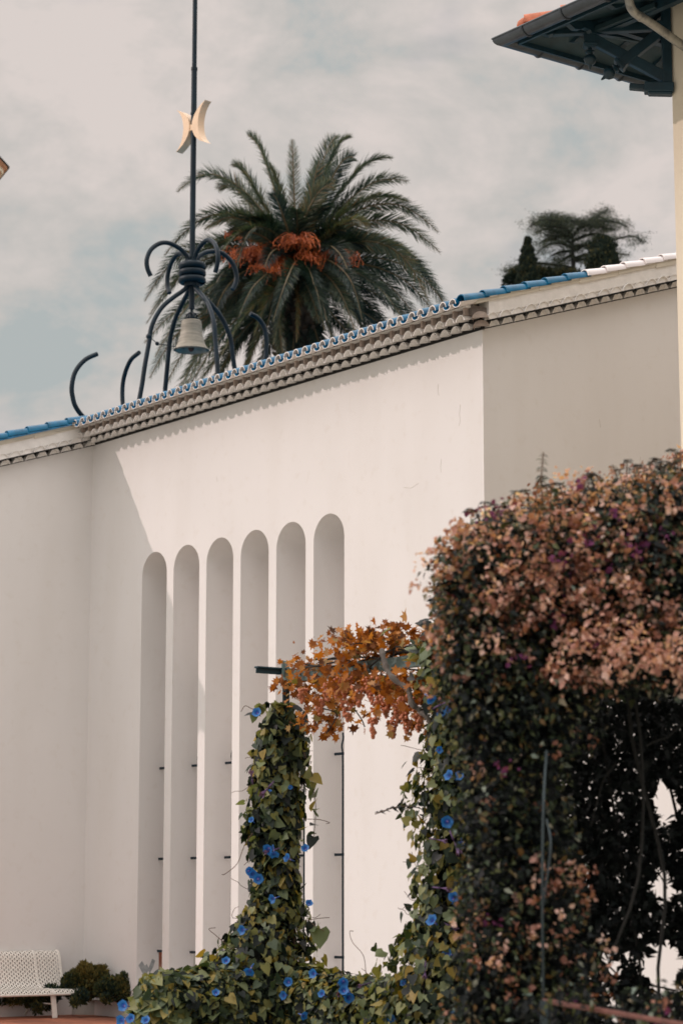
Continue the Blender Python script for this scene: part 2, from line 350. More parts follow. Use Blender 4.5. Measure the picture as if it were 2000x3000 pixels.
wall.add([W(nx[5][1],0,-.2), W(SR,0,-.2), W(SR,0,ZT), W(nx[5][1],0,ZT)], [(0,1,2,3)])
SEG = 28
for a, b_ in nx:
    R_ = (b_-a)/2; zc = NTOP - R_; c_ = (a+b_)/2
    arc = [(c_ - R_*cos(pi*i/SEG), zc + R_*sin(pi*i/SEG)) for i in range(SEG+1)]
    for i in range(SEG):                    # wall above the arch
        (s0, z0), (s1, z1) = arc[i], arc[i+1]
        wall.add([W(s0,0,z0), W(s1,0,z1), W(s1,0,ZT), W(s0,0,ZT)], [(0,1,2,3)])
    wall.add([W(a,0,-.2), W(b_,0,-.2), W(b_,0,NZ0), W(a,0,NZ0)], [(0,1,2,3)])
    out = [(a, NZ0)] + arc + [(b_, NZ0)]
    for i in range(len(out)):               # reveal
        (s0, z0), (s1, z1) = out[i], out[(i+1) % len(out)]
        wall.add([W(s0,0,z0), W(s0,-NDEP,z0), W(s1,-NDEP,z1), W(s1,0,z1)], [(0,1,2,3)])
    wall.add([W(s_,-NDEP,z_) for s_, z_ in out], [tuple(range(len(out)))])
# right end, rear and left wing walls
wall.add([W(SR,0,-.2), W(SR,PB,-.2), W(SR,PB,zt(PB)), W(SR,0,ZT)], [(0,1,2,3)])
wall.add([W(SR,PB,-.2), W(SR,2*PB,-.2), W(SR,2*PB,ZT-.3), W(SR,PB,zt(PB))], [(0,1,2,3)])
wall.add([W(SR,2*PB,-.2), W(-9,2*PB,-.2), W(-9,2*PB,ZT-.3), W(SR,2*PB,ZT-.3)], [(0,1,2,3)])
wall.add([W(0,0,-.2), W(0,PW,-.2), W(0,PW,zt(PW)), W(0,0,ZT)], [(0,1,2,3)])
wall.add([W(0,PW,-.2), W(-9,PW,-.2), W(-9,PW,zt(PW)), W(0,PW,zt(PW))], [(0,1,2,3)])
wall.add([W(-9,PW,-.2), W(-9,2*PB,-.2), W(-9,2*PB,ZT-.3), W(-9,PB,zt(PB)), W(-9,PW,zt(PW))], [(0,1,2,3,4)])
child(wall.build('wall', M['wall']))

PITCH = .2035
def arch_row(mb, org, ax, up, outv, length, n, z0, h, P, Pb, lip=.013, phase=0., drop=.25, mb_=1, wd=.82):
    """one genoise course: hollow half-round tiles laid side by side, open ends outwards, unpainted back coloured dark for shade"""
    pitch = length/n; a = pitch*.5; sg = 12
    for i in range(-1 if phase else 0, n):
        c0 = (i + .5 + phase)*pitch + rnd.uniform(-.004, .004)
        jit = rnd.uniform(-.004, .004); pf = P + rnd.uniform(-.009, .009); jt = rnd.uniform(-.03, .03)
        def pt(t, z, p): return org + ax*(t + jt*(p-Pb)) + up*(z0 + z + drop*(pf-p)) + outv*p
        outer = [(c0 - a*wd*cos(pi*j/sg), (h + jit)*sin(pi*j/sg)**1.25) for j in range(sg+1)]
        inner = [(c0 - (a*wd-lip)*cos(pi*j/sg), (h + jit - lip)*sin(pi*j/sg)**1.25) for j in range(sg+1)]
        vs = [pt(t_, z_, pf) for t_, z_ in outer] + [pt(t_, z_, pf) for t_, z_ in inner]
        mb.add(vs, [(j, sg+1+j, sg+2+j, j+1) for j in range(sg)], 3)
        vs = [pt(t_, z_, pf) for t_, z_ in outer] + [pt(t_, z_, Pb-.03) for t_, z_ in outer]
        mb.add(vs, [(j, j+1, sg+2+j, sg+1+j) for j in range(sg)], 0)
        vs = [pt(t_, z_, pf) for t_, z_ in inner] + [pt(t_, z_, Pb) for t_, z_ in inner]
        mb.add(vs, [(j, sg+1+j, sg+2+j, j+1) for j in range(sg)], 0)
        mb.add([pt(t_, z_, Pb) for t_, z_ in inner], [tuple(range(sg+1))], mb_)
    return pitch

cor = MB(); H1 = .085
# facade cornice: two tile courses, a course with upright dividers, mortar bed
def eave_cornice(s_a, s_b, p_, panels=True):
    Ln = s_b - s_a; n_ = int(round(Ln/PITCH)); zb = zt(p_); q_ = p_
    arch_row(cor, W(s_a,q_,zb), D, Z, NN, Ln, n_, -.011, .080, .180, .012, drop=.23)
    arch_row(cor, W(s_a,q_,zb), D, Z, NN, Ln, n_, .045, .082, .350, .150, phase=.5, drop=.23)
    cor.box(W(s_a,q_-.02,zb-.004), D*(Ln+.01), NN*.030, Z*.09, 1)  # dark strips behind the courses, coloured to stand in for shade
    cor.box(W(s_a,q_,zb+.060), D*(Ln+.06), NN*.146, Z*.075, 1)
    z_ = zb + .112
    cor.box(W(s_a+.2,q_-.05,z_), D*(Ln-.06), NN*.325, Z*.120, 2)
    i = 0
    while s_a + .24 + i*PITCH < s_b + .10:
        s0 = s_a + .24 + i*PITCH + rnd.uniform(-.008, .008)
        cor.box(W(s0-.016,q_+.22,z_-.0), D*rnd.uniform(.026,.036), NN*.115, Z*.11, 4); i += 1
    cor.box(W(s_a+.02,q_-.05,z_+.092), D*(Ln+.09), NN*.405, Z*.030, 0)
eave_cornice(0, SR, 0)
# raking cornice on the right end wall (follows the roof slope)
upv = Z
def rake(org, ax, length, outv, n):
    arch_row(cor, org, ax, Z, outv, length, n, .004, .088, .100, .045, drop=.1, mb_=0)
    arch_row(cor, org, ax, Z, outv, length, n, .092, .086, .192, .176, phase=.5, drop=.1, mb_=0, lip=.008, wd=.95)
    cor.box(org + ax*(-.02) + Z*.083, ax*(length+.0), outv*.180, Z*.008, 1)  # dark strips under and behind the rake courses, coloured as shade
    cor.box(org + ax*(-.02) - Z*.002, ax*(length+.0), outv*.022, Z*.10, 1)
    cor.box(org + ax*(-.02) + Z*.075, ax*(length+.0), outv*.112, Z*.09, 1)
    cor.box(org + ax*(-.05) + Z*.160, ax*(length+.05), outv*.180, Z*.223, 0)
    cor.box(org + ax*(-.05) + Z*.120, ax*(length+.05), outv*.165, Z*.05, 0)
    k = 0; tt = -.25
    while tt < length-.3:
        cor.box(org + ax*tt + Z*(.312+rnd.uniform(-.008, .012)), ax*.36, outv*(.192+.006*(k % 2)), Z*.062, 5); tt += .335; k += 1
rx = (E + Z*SL)
rake(W(SR,0,ZT), rx, 7.0, D, 34)
lx = (NN - Z*SL)
rake(W(0,0,ZT), lx, PW, D, 20)
# corner tiles where the courses turn
for z0, P in ((-.008, .13), (.062, .235)):
    for sx, px_, sg_ in ((SR, 0, 1),):
        c0 = W(sx, 0, ZT+z0); vs = []; sgn = 8
        tipd = (D*P + NN*P)
        for j in range(sgn+1):
            a_ = pi*j/sgn; q = (NN-D).normalized()
            vs.append(c0 + tipd + q*(-.10*cos(a_)) + Z*(.080*sin(a_)**1.1))
        base = [v - tipd*1.0 for v in vs]
        cor.add(vs+base, [(j, j+1, sgn+2+j, sgn+1+j) for j in range(sgn)] + [tuple(range(sgn+1))], 4)
eave_cornice(-8.9, 0, PW)                  # left wing front
M['skirt'] = mat('cream_mortar_skirt', (.66, .60, .50), .8, noise=.1, nscale=3)
child(cor.build('cornice', [M['tilewhite'], M['hollow'], M['fascia'], M['tilewhite'], M['post_mortar'], M['skirt']], smooth=True))

# roof: barrel tiles, blue glaze with white rims
roof = MB(); RT = .07
def roofz(p): return ZT + .226 - SL*(p-.48)
def half_tube(mb, a, b_, ra, rb, upvec, side, convex=True, mt=0, mrim=1, th=.011, sg=8, mi=None, cap_a=True, end_b=False, hf=1.1):
    """barrel tile from a to b; side = horizontal direction across it"""
    sgn = 1 if convex else -1
    def ring(c, r): return [c - side*(r*cos(pi*j/sg)) + upvec*(sgn*r*hf*sin(pi*j/sg)) for j in range(sg+1)]
    o0, o1, i0, i1 = ring(a, ra), ring(b_, rb), ring(a, ra-th), ring(b_, rb-th)
    mi = mrim if mi is None else mi
    top, bot = (o0, o1), (i0, i1)
    mb.add(top[0]+top[1], [(j, j+1, sg+2+j, sg+1+j) for j in range(sg)], mt if convex else mi)
    mb.add(bot[0]+bot[1], [(j, sg+1+j, sg+2+j, j+1) for j in range(sg)], mi if convex else mt)
    if cap_a: mb.add(o0+i0, [(j, j+1, sg+2+j, sg+1+j) for j in range(sg)], mrim)
    if end_b: mb.add(o1+i1, [(j, j+1, sg+2+j, sg+1+j) for j in range(sg)], mrim)
rup = (Z + NN*SL*0).normalized()
def tile_field(s0, s1, p_low, p_high, first_only=.34):
    n = int(round((s1-s0)/PITCH))
    for i in range(n):
        c_ = s0 + (i+.5)*(s1-s0)/n; js = rnd.uniform(-.004, .004); jp = rnd.uniform(-.012, .012)
        p0 = p_low + jp
        # cover: three courses then one long run
        for (pa, pb) in ((p0, p0-.33), (p0-.30, p0-.66), (p0-.62, p_high)):
            
            half_tube(roof, W(c_+js, pa, roofz(pa)+(.010 if pa != p0 else 0)), W(c_+js, pb, roofz(pb)), RT, RT*.92, Z, D)
        half_tube(roof, W(c_+PITCH/2, p0+.02, roofz(p0+.02)+.006), W(c_+PITCH/2, p_high, roofz(p_high)+.006), .076, .076, Z, D, convex=False, hf=.74)
tile_field(.18, SR+.12, .48, PB)
tile_field(-8.9, -.02, PW+.48, PB)
roof.add([W(-8.9,PW+.3,roofz(PW+.3)-.05), W(.2,PW+.3,roofz(PW+.3)-.05), W(.2,PB,roofz(PB)-.05), W(-8.9,PB,roofz(PB)-.05)], [(0,1,2,3)], 2)
roof.add([W(.2,.40,roofz(.40)-.05), W(SR+.12,.40,roofz(.40)-.05), W(SR+.12,PB,roofz(PB)-.05), W(.2,PB,roofz(PB)-.05)], [(0,1,2,3)], 2)
roof.add([W(-8.9,PB,roofz(PB)-.02), W(SR+.25,PB,roofz(PB)-.02), W(SR+.25,2*PB-.3,ZT), W(-8.9,2*PB-.3,ZT)], [(0,1,2,3)], 0)
child(roof.build('roof', [M['blue'], M['rim'], M['fascia']], smooth=True))
def verge_row(s, p_from, p_to, switch=None, lift=0):
    verge = MB(); p = p_from; k = 0; st = .335
    while p > p_to:
        mt = 1 if (switch is not None and p < switch) else 0
        q = p - .40
        half_tube(verge, W(s, p, roofz(p)+.006+lift), W(s, q, roofz(q)-.012+lift), .088, .074, Z, D, mt=mt, mrim=(2 if mt else 0), mi=(2 if mt else 0))
        p -= st; k += 1
    child(verge.build('verge_tiles', [M['blue'], M['glazewhite'], M['rim']], smooth=True))
verge_row(SR+.135, .46, PB, switch=-1.42)
verge_row(.185, PW+.50, .42, lift=.035)
# iron hold-backs and upright rods inside the niches
for k, (a, b_) in enumerate(nx):
    for z_ in (3.53, 2.235, .935):
        q = MB(); q.bar(W(a, -.35, z_), W(a+.185, -.35, z_), .022, .034)
        child(q.build('window_bar', M['iron'], bevel=.003))
    q = MB(); q.tube(catmull([W(a+.176,-.345,.52), W(a+.174,-.345,2.), W(a+.176,-.345,3.4), W(a+.170,-.335,3.62), W(a+.186,-.345,3.72), W(a+.180,-.345,3.8)], 4), .0135, 6)
    child(q.build('upright_rod', M['iron'], smooth=True))
for k, mt, w_ in ((0, 'rust', .10), (1, 'stain', .06)):
    q = MB(); a = nx[k][0]
    q.box(W(a+.001,-.47,.51), D*.003, NN*w_, Z*.41); child(q.build('rust_streak', M[mt]))
# bare patch in the first niche reveal
q = MB(); a = nx[0][0]
pp = [(-.03,.74),(-.09,.80),(-.14,.73),(-.17,.76),(-.2,.70),(-.26,.83),(-.31,.80),(-.28,.72),(-.22,.62),(-.2,.66),(-.13,.58),(-.08,.66)]
q.add([W(a+.003, p_, z_) for p_, z_ in pp], [tuple(range(len(pp)))]); child(q.build('bare_plaster_patch', M['patch']))

M['crack'] = mat('hairline_crack', (.58, .54, .50), .9)
for pts in ([(8.3,7.95),(8.29,7.86),(8.31,7.80)], [(8.72,7.62),(8.70,7.5),(8.715,7.42),(8.69,7.36)], [(8.35,7.0),(8.33,6.9),(8.34,6.83)], [(7.6,6.75),(7.75,6.72),(7.9,6.76)], [(3.4,7.5),(3.42,7.42)], [(6.9,5.2),(6.93,5.05),(6.9,4.9),(6.94,4.8)], [(8.1,5.6),(8.2,5.58),(8.3,5.62),(8.38,5.6)]):
    q = MB(); q.tube([W(a_, .0005, b_) for a_, b_ in pts], .0028, 4); child(q.build('crack', M['crack']))
for pts in ([(1.1,6.6),(1.2,6.2),(1.3,6.0),(1.5,5.5),(1.6,5.2)], [(1.9,7.6),(1.92,7.5)], [(2.6,7.2),(2.58,7.05),(2.62,6.95)]):
    q = MB(); q.tube([W(SR+.0005, -a_, b_) for a_, b_ in pts], .0026, 4); child(q.build('crack', M['crack']))
# low annex wall beyond the right corner (seen only through gaps of the bougainvillea)
q = MB(); q.box(W(SR+.02,-.25,-.1), D*5.2, NN*.25, Z*4.1); q.box(W(SR,-.28,4.0), D*5.25, NN*.31, Z*.08)
tag(q.build('garden_wall', M['wall'], bevel=.01), 'low white wall glimpsed through the gaps low in the bougainvillea', 'wall')

# ------------------------------------------------------------------ iron bell frame on the roof
YB = 37.0; CB = at(563, 800, YB)
frame = empty('campanile', 'tall dark iron campanile of curling tubes standing on the chapel roof', 'campanile', (CB.x, CB.y, 9.4))
def fchild(o, par=None):
    par = par or frame
    o.parent = par
    if par is frame: o.matrix_parent_inverse = Matrix.Translation(-Vector(frame.location))
    return o
ang = radians(12); U = Vector((cos(ang), -sin(ang), 0)); V_ = Vector((sin(ang), cos(ang), 0))
dirs = {'FL': (-U-V_).normalized(), 'BL': (-U+V_).normalized(), 'FR': (U-V_).normalized(), 'BR': (U+V_).normalized()}
def on_plane(px, py, dr):                  # point of the vertical plane through the pole with direction dr, seen at px,py
    r_ = ray(px, py); nn_ = Vector((-dr.y, dr.x, 0)); c0 = Vector((0, 0, EYE)); t_ = (Vector((CB.x, CB.y, 0))-c0).dot(nn_)/r_.dot(nn_)
    P = c0 + r_*t_; return (P-Vector((CB.x, CB.y, 0))).dot(dr), P.z
fl = [(442,809),(432,785),(431,758),(443,731),(466,714),(488,711),(510,718),(533,733),(548,753),(555,771),(556,800),(555,829),(542,847),(510,870),(479,896),(457,928),(443,963),(437,1003),(425,1070),(417,1124),(409,1169)]
prof = [on_plane(x_, y_, dirs['FL']) for x_, y_ in fl]
prof[9:12] = [(.085, prof[9][1]), (.075, prof[10][1]), (.085, prof[11][1])]
def roof_at(P): 
    p_ = (P - CL).dot(NN); return roofz(p_)
tw = {'FL': 0, 'BL': .0, 'FR': 0, 'BR': 0}
for k_, dr in dirs.items():
    pts = [Vector((CB.x, CB.y, 0)) + dr*r_ + Z*z_ for r_, z_ in prof]
    last = pts[-1]; pts.append(Vector((last.x, last.y, roof_at(last)-.1)) + dr*.06)
    q = MB(); q.tube(catmull(pts, 5), .0385, 12); fchild(q.build('curled_arm', M['iron'], smooth=True))
zr = CB.z
q = MB(); zz = at(567, 3, YB).z
q.tube([Vector((CB.x, CB.y, at(563, 905, YB).z)), Vector((CB.x, CB.y, at(572, 200, YB).z))], .048, 14)
q.tube([Vector((CB.x, CB.y, at(572, 201, YB).z)), Vector((CB.x, CB.y, zz+2.6))], .040, 14)
q.tube([Vector((CB.x, CB.y, at(572, 206, YB).z)), Vector((CB.x, CB.y, at(572, 198, YB).z))], .054, 14)
fchild(q.build('pole', M['iron'], smooth=True))
q = MB()
for z0_ in (at(563, 781, YB).z, at(563, 801, YB).z, at(563, 822, YB).z):
    Rr = .175; rr = .057
    ps = [Vector((CB.x + Rr*cos(2*pi*i/32), CB.y + Rr*sin(2*pi*i/32), z0_ + .02*(i/32-.5))) for i in range(33)]
    q.tube(ps, rr, 12, caps=False)
q.tube([Vector((CB.x, CB.y, at(563, 840, YB).z)), Vector((CB.x, CB.y, at(563, 765, YB).z))], .13, 16)
fchild(q.build('coiled_ring', M['iron'], smooth=True))
horns = [('FL', [(285,1037),(256,1050),(234,1070),(218,1097),(211,1133),(213,1160),(222,1191),(245,1222),(285,1255)]),
         ('BL', [(408,1033),(385,1053),(370,1084),(361,1120),(359,1160),(362,1195),(372,1230)]),
         ('BR', [(733,919),(756,932),(774,959),(780,995),(780,1026),(774,1062),(760,1100)])]
for dn, pts in horns:
    dr = dirs[dn]; P3 = []
    for x_, y_ in pts:
        r_, z_ = on_plane(x_, y_, dr); P3.append(Vector((CB.x, CB.y, 0)) + dr*r_ + Z*z_)
    q = MB(); q.tube(catmull(P3, 5), .038, 12); fchild(q.build('curved_horn', M['iron'], smooth=True))
# gilded crescents back to back on the pole
cd = Vector((.70, -.714, 0)); cn = Vector((-.714, -.70, 0)); cz = at(574, 372, YB).z
def crescent(sgn):
    q = MB(); Hh = .365; n_ = 18
    for side_ in (0,):
        outer = []; inner = []
        for i in range(n_+1):
            z_ = -Hh + 2*Hh*i/n_; f_ = abs(z_/Hh)
            outer.append((.03 + .335*(1-sqrt(max(0, 1-(.86*f_)**2)))/(1-sqrt(1-.86**2)), z_))
            inner.append((.03 + .155 + .18*(1-sqrt(max(0, 1-(.9*f_)**2)))/(1-sqrt(1-.9**2)), z_*.995))
        pts = outer + inner[::-1]; m_ = len(pts)
        P = lambda a_, z_, o_: Vector((CB.x, CB.y, cz)) + cd*(sgn*a_) + Z*z_ + cn*o_
        fr = [P(a_, z_, .07) for a_, z_ in pts]; bk = [P(a_, z_, -.07) for a_, z_ in pts]
        fs = [(i, i+1, m_-2-i, m_-1-i) for i in range(n_)]
        q.add(fr + bk, fs + [tuple(m_+j for j in f_)[::-1] for f_ in fs] + [(i, (i+1) % m_, m_+(i+1) % m_, m_+i) for i in range(m_)])
    q.box(Vector((CB.x, CB.y, cz-.07)) + cn*(-.055), cd*(sgn*.06), cn*.11, Z*.10)
    return q
for sgn in (-1, 1):
    o = crescent(sgn).build('crescent', M['gold'], smooth=True); fchild(o)
q = MB(); q.tube([Vector((CB.x, CB.y, cz+.22)), Vector((CB.x, CB.y, cz+.25))], .056, 12); fchild(q.build('clamp', M['iron']))
q = MB(); q.ball(Vector((CB.x, CB.y, 0)) + dirs['FL']*prof[17][0] + Z*(prof[17][1]+.1), .052, seg=8, rings=5)
q.ball(Vector((CB.x, CB.y, 0)) + dirs['FL']*(prof[17][0]-.15) + Z*(prof[17][1]+.0), .035, seg=8, rings=5)
q.tube([Vector((CB.x, CB.y, 0)) + dirs['FL']*prof[17][0] + Z*(prof[17][1]+.1), Vector((CB.x, CB.y, 0)) + dirs['FL']*(prof[17][0]-.15) + Z*prof[17][1], Vector((CB.x-.12, CB.y, at(563, 1020, YB).z))], .007, 5)
fchild(q.build('pull_wire', M['iron'], smooth=True))
# the bell
zb1 = at(563, 1026, YB).z; zb0 = at(563, 938, YB).z; hb = zb0 - zb1
bell = empty('bell', 'weathered grey bell hanging inside the dark iron campanile', 'bell', (CB.x, CB.y, zb0))
BP = [(.0001, 1.0), (.08, 1.0), (.145, .985), (.165, .95), (.168, .86), (.172, .84), (.172, .80), (.178, .62), (.186, .48), (.190, .47), (.190, .44), (.196, .42), (.215, .26), (.222, .255), (.226, .22), (.252, .11), (.285, .025), (.292, .0), (.284, -.005)]
q = MB(); q.lathe((0, 0, -hb), [(r_, z_*hb) for r_, z_ in BP], 40); o = q.build('bell_body', M['bell'], smooth=True); o.parent = bell
q = MB(); q.lathe((0, 0, -hb), [(r_*.9+.0, z_*hb-.012) for r_, z_ in BP[::-1] if z_ < .97] + [(.001, .93*hb)], 40); o = q.build('bell_interior', M['bellin'], smooth=True); o.parent = bell
q = MB(); q.tube([(0,0,-.06), (0,0,-hb*.86)], .014, 8); q.ball((0,0,-hb*.93), .05, sz=1.3); o = q.build('clapper', M['clapper'], smooth=True); o.parent = bell
q = MB()
for i in range(6):
    a_ = i*pi/3; q.tube(catmull([(0,0,.13), (.07*cos(a_), .07*sin(a_), .10), (.085*cos(a_), .085*sin(a_), .03), (.03*cos(a_), .03*sin(a_), 0)], 4), .016, 6)
q.lathe((0,0,0), [(.11,0), (.12,.02), (.05,.03), (.03,.14), (.001,.15)], 16); q.tube([(0,0,.1), (0,0,.24)], .022, 8)
o = q.build('headstock', M['iron'], smooth=True); o.parent = bell

# ------------------------------------------------------------------ planter and bench by the left wing
gp = [(-330,2968), (-150,2972), (0,2973.5), (120,2973), (230,2973.5), (300,2976), (350,2979), (420,2987), (500,2999), (600,3015)]
base = [ground(*p_) for p_ in gp]; base = catmull(base, 5)
q = MB(); PH = .34
back = [b_ + (Vector((b_.x*.0+.35, 1, 0)).normalized())*.13 for b_ in base]
n_ = len(base)
vs = base + [b_+Z*PH for b_ in base] + [b_+Z*PH for b_ in back] + back
q.add(vs, [(i+r0*n_, i+1+r0*n_, i+1+(r0+1)*n_, i+(r0+1)*n_) for r0 in range(3) for i in range(n_-1)])
q.add([vs[0], vs[n_], vs[2*n_], vs[3*n_]], [(0,1,2,3)]); q.add([vs[n_-1], vs[2*n_-1], vs[3*n_-1], vs[4*n_-1]], [(3,2,1,0)])
pl = empty('planter', 'low curved whitewashed planter wall behind the white bench', 'planter', (base[n_//2].x, base[n_//2].y, 0))
def par(o, p_):
    o.parent = p_; o.matrix_parent_inverse = Matrix.Translation(-Vector(p_.location)); return o
par(q.build('planter_wall', M['planter'], bevel=.008), pl)
q = MB(); q.add([b_+Z*.22 for b_ in back] + [W(2.9,.05,.22), W(0,.05,.22), W(.02,3.2,.22)], [tuple(range(n_+3))])
par(q.build('soil', M['soil']), pl)

BR = ground(172, 2980); bo = BR + D*(-.40)   # right end, seat reference
bench = empty('bench', 'white perforated metal bench with a curved back, on the terracotta paving', 'bench', (BR.x, BR.y, 0))
bench_dir = E; bf = D
prof_b = catmull([Vector((-.335,.80,0)), Vector((-.33,.88,0)), Vector((-.27,.93,0)), Vector((-.20,.915,0)), Vector((-.155,.84,0)), Vector((-.12,.70,0)), Vector((-.08,.57,0)), Vector((-.02,.455,0)), Vector((.08,.41,0)), Vector((.25,.405,0)), Vector((.36,.40,0)), Vector((.415,.365,0)), Vector((.42,.335,0))], 5)
o0 = BR - D*.12 + E*.18
def bp(u, f_, z_): return o0 + bench_dir*u + bf*f_ + Z*z_
LB = 2.2
me = bpy.data.meshes.new('seat_shell'); vs = []; uvs = []; dist = 0; fs = []
for i, p_ in enumerate(prof_b):
    if i: dist += (p_ - prof_b[i-1]).length
    for u in (-LB, -.03): vs.append(tuple(bp(u, p_.x, p_.y))); uvs.append((u+3, dist))
for i in range(len(prof_b)-1): fs.append((2*i, 2*i+1, 2*i+3, 2*i+2))
me.from_pydata(vs, [], fs); uvl = me.uv_layers.new(name='UVMap')
for lp in me.loops: uvl.data[lp.index].uv = uvs[lp.vertex_index]
me.polygons.foreach_set('use_smooth', [True]*len(fs)); me.materials.append(M['perf']); me.update()
par(link(bpy.data.objects.new('seat_shell', me)), bench)
q = MB(); q.tube([bp(-.02, p_.x, p_.y) for p_ in prof_b], .016, 8); q.tube([bp(-LB, p_.x, p_.y) for p_ in prof_b], .016, 8)
a_ = prof_b[-1]; q.tube([bp(-LB, a_.x, a_.y), bp(-.02, a_.x, a_.y)], .018, 8); a_ = prof_b[0]; q.tube([bp(-LB, a_.x, a_.y), bp(-.02, a_.x, a_.y)], .016, 8)
for p_ in (prof_b[12:20],):
    pass
par(q.build('frame', M['benchwhite'], smooth=True), bench)
q = MB(); q.tube([bp(-.42, p_.x-.012, p_.y-.012) for p_ in prof_b], .022, 6); par(q.build('seat_rib', M['benchwhite'], smooth=True), bench)
for u in (-.42, -1.85):
    q = MB(); q.bar(bp(u, .36, .38), bp(u+.02, .40, 0.005), .075, .03, up=D); par(q.build('leg', M['benchwhite'], bevel=.004), bench)
    q = MB(); q.bar(bp(u, .02, .42), bp(u-.05, -.36, 0.005), .03, .03); par(q.build('leg', M['benchwhite'], bevel=.004), bench)
    q = MB(); q.tube([bp(u-.03, -.18, .20), bp(u, .37, .20)], .011, 6); par(q.build('stretcher', M['benchwhite'], smooth=True), bench)

# ------------------------------------------------------------------ villa corner at the right
def solve_o(Y):
    G = at(1466, 106, Y); lo, hi = .5, 2.5
    for _ in range(40):
        m_ = (lo+hi)/2; P = G - NN*m_ + D*m_; x_ = 1000 + F*P.x/((P.y)*cos(TH) + (9-EYE)*sin(TH))
        if x_ < 1976: lo = m_
        else: hi = m_
    return G, m_
G, OV = solve_o(24.25); GZ = G.z
VW = G - NN*OV + D*OV; VW.z = 0
def V(a_, out_, z_): return VW + D*a_ + NN*out_ + Z*z_       # a_ along the facade, out_ towards the courtyard
villa = empty('villa', 'cream villa corner with teal timber eaves and a grey gutter', 'villa', VW)
SLV = .30
def hz(a_, o_): return GZ + .02 + SLV*min(a_+OV, OV-o_)
q = MB()
q.add([V(0,0,-.2), V(9,0,-.2), V(9,0,hz(0,0)-.02), V(0,0,hz(0,0)-.02)], [(0,1,2,3)])
q.add([V(0,0,-.2), V(0,-9,-.2), V(0,-9,hz(0,-9)-.02), V(0,0,hz(0,0)-.02)], [(3,2,1,0)])
q.add([V(9,0,-.2), V(9,-9,-.2), V(9,-9,hz(0,0)), V(9,0,hz(0,0))], [(0,1,2,3)]); q.add([V(0,-9,-.2), V(9,-9,-.2), V(9,-9,hz(0,0)), V(0,-9,hz(0,0))], [(3,2,1,0)])
par(q.build('wall', M['wall_cream']), villa)
TQ = 5.5
q = MB(); c0 = V(-OV,OV,GZ+.03); r0 = V(-OV+TQ,OV-TQ,GZ+.03+SLV*TQ)
for dz, m_ in ((-.05, 0), (-.13, 1)):
    q.add([c0+Z*dz, V(10.2,OV,GZ+.03)+Z*dz, V(10.2,OV-TQ,GZ+.03+SLV*TQ)+Z*dz, r0+Z*dz], [(0,1,2,3)], m_)
    q.add([c0+Z*dz, V(-OV,-10.2,GZ+.03)+Z*dz, V(-OV+TQ,-10.2,GZ+.03+SLV*TQ)+Z*dz, r0+Z*dz], [(3,2,1,0)], m_)
for k in range(46):                                             # barrel tiles of both slopes
    u = -OV + .14 + k*.215; up_ = min(TQ, k*.215+.1)
    if up_ > .25:
        half_tube(q, V(u, OV-.03, GZ-.05), V(u, OV-up_, GZ-.05+SLV*up_), .085, .08, Z, D, mt=0, mrim=0)
        half_tube(q, V(-OV+.03, -u-.0, GZ-.05), V(-OV+up_, -u, GZ-.05+SLV*up_), .085, .08, Z, NN, mt=0, mrim=0)
par(q.build('roof', [M['rooftile'], M['tealwood_light']], smooth=True), villa)
hd = (D - NN).normalized(); hs = (D + NN).normalized(); q = MB(); k = 0; t_ = .26
while t_ < 6.5:
    z0 = GZ + .02 + SLV*t_*.7071; z1 = z0 + SLV*.46*.7071
    half_tube(q, c0.xy.to_3d()+hd*t_+Z*(z0+.035), c0.xy.to_3d()+hd*(t_+.46)+Z*(z1+.005), .105, .085, Z, hs, mt=0, mrim=0, hf=1.15); t_ += .40
q.ball(c0.xy.to_3d()+hd*.27+Z*(GZ+.11), .095, sz=.9)
par(q.build('ridge_tiles', [M['rooftile']], smooth=True), villa)
# gutters with their brackets
def gutter(path, name):
    q = MB(); Rg = .088; sg = 10; th = .008
    rows = []
    outd = [NN, (NN - D), -D]
    for P, od in path:
        ro = []
        for j in range(sg+1):
            a_ = pi + pi*j/sg; ro.append(P + od*(Rg*cos(a_)*-1) + Z*(Rg*sin(a_)*1.0))
        rows.append(ro)
    for i in range(len(rows)-1):
        n0 = sg+1; q.add(rows[i]+rows[i+1], [(j, n0+j, n0+j+1, j+1) for j in range(sg)])
        rin = [[P0 + (P_-P0)*.93 for P_ in rw] for rw, (P0, _) in zip(rows, path)]
        q.add(rin[i]+rin[i+1], [(j, j+1, n0+j+1, n0+j) for j in range(sg)])
    for e_ in (1,):
        q.tube([P + od*(Rg*e_) + Z*.004 for P, od in path], .012, 6)
    return q
gc = V(-OV+.02, OV-.02, GZ-.03)
pathg = [(V(9.5,OV-.02,GZ-.03), NN), (gc, NN-D), (V(-OV+.02,-9.5,GZ-.03), -D)]
par(gutter(pathg, 'gutter').build('gutter', M['zinc'], smooth=True), villa)
def strap(c_, od, along):
    q = MB(); P = []
    for j in range(13):
        a_ = pi + pi*j/12; P.append(c_ - od*(.095*cos(a_)) + Z*(.095*sin(a_)))
    for i in range(12): q.bar(P[i], P[i+1], .03, .006, up=along.cross((P[i+1]-P[i]).normalized()))
    q.tube(P, .008, 5); return q
for i in range(9): par(strap(V(-OV+.42+i*.62, OV-.02, GZ-.03), NN, D).build('gutter_strap', M['zinc'], smooth=True), villa)
for i in range(9): par(strap(V(-OV+.02, OV-.55-i*.62, GZ-.03), -D, NN).build('gutter_strap', M['zinc'], smooth=True), villa)
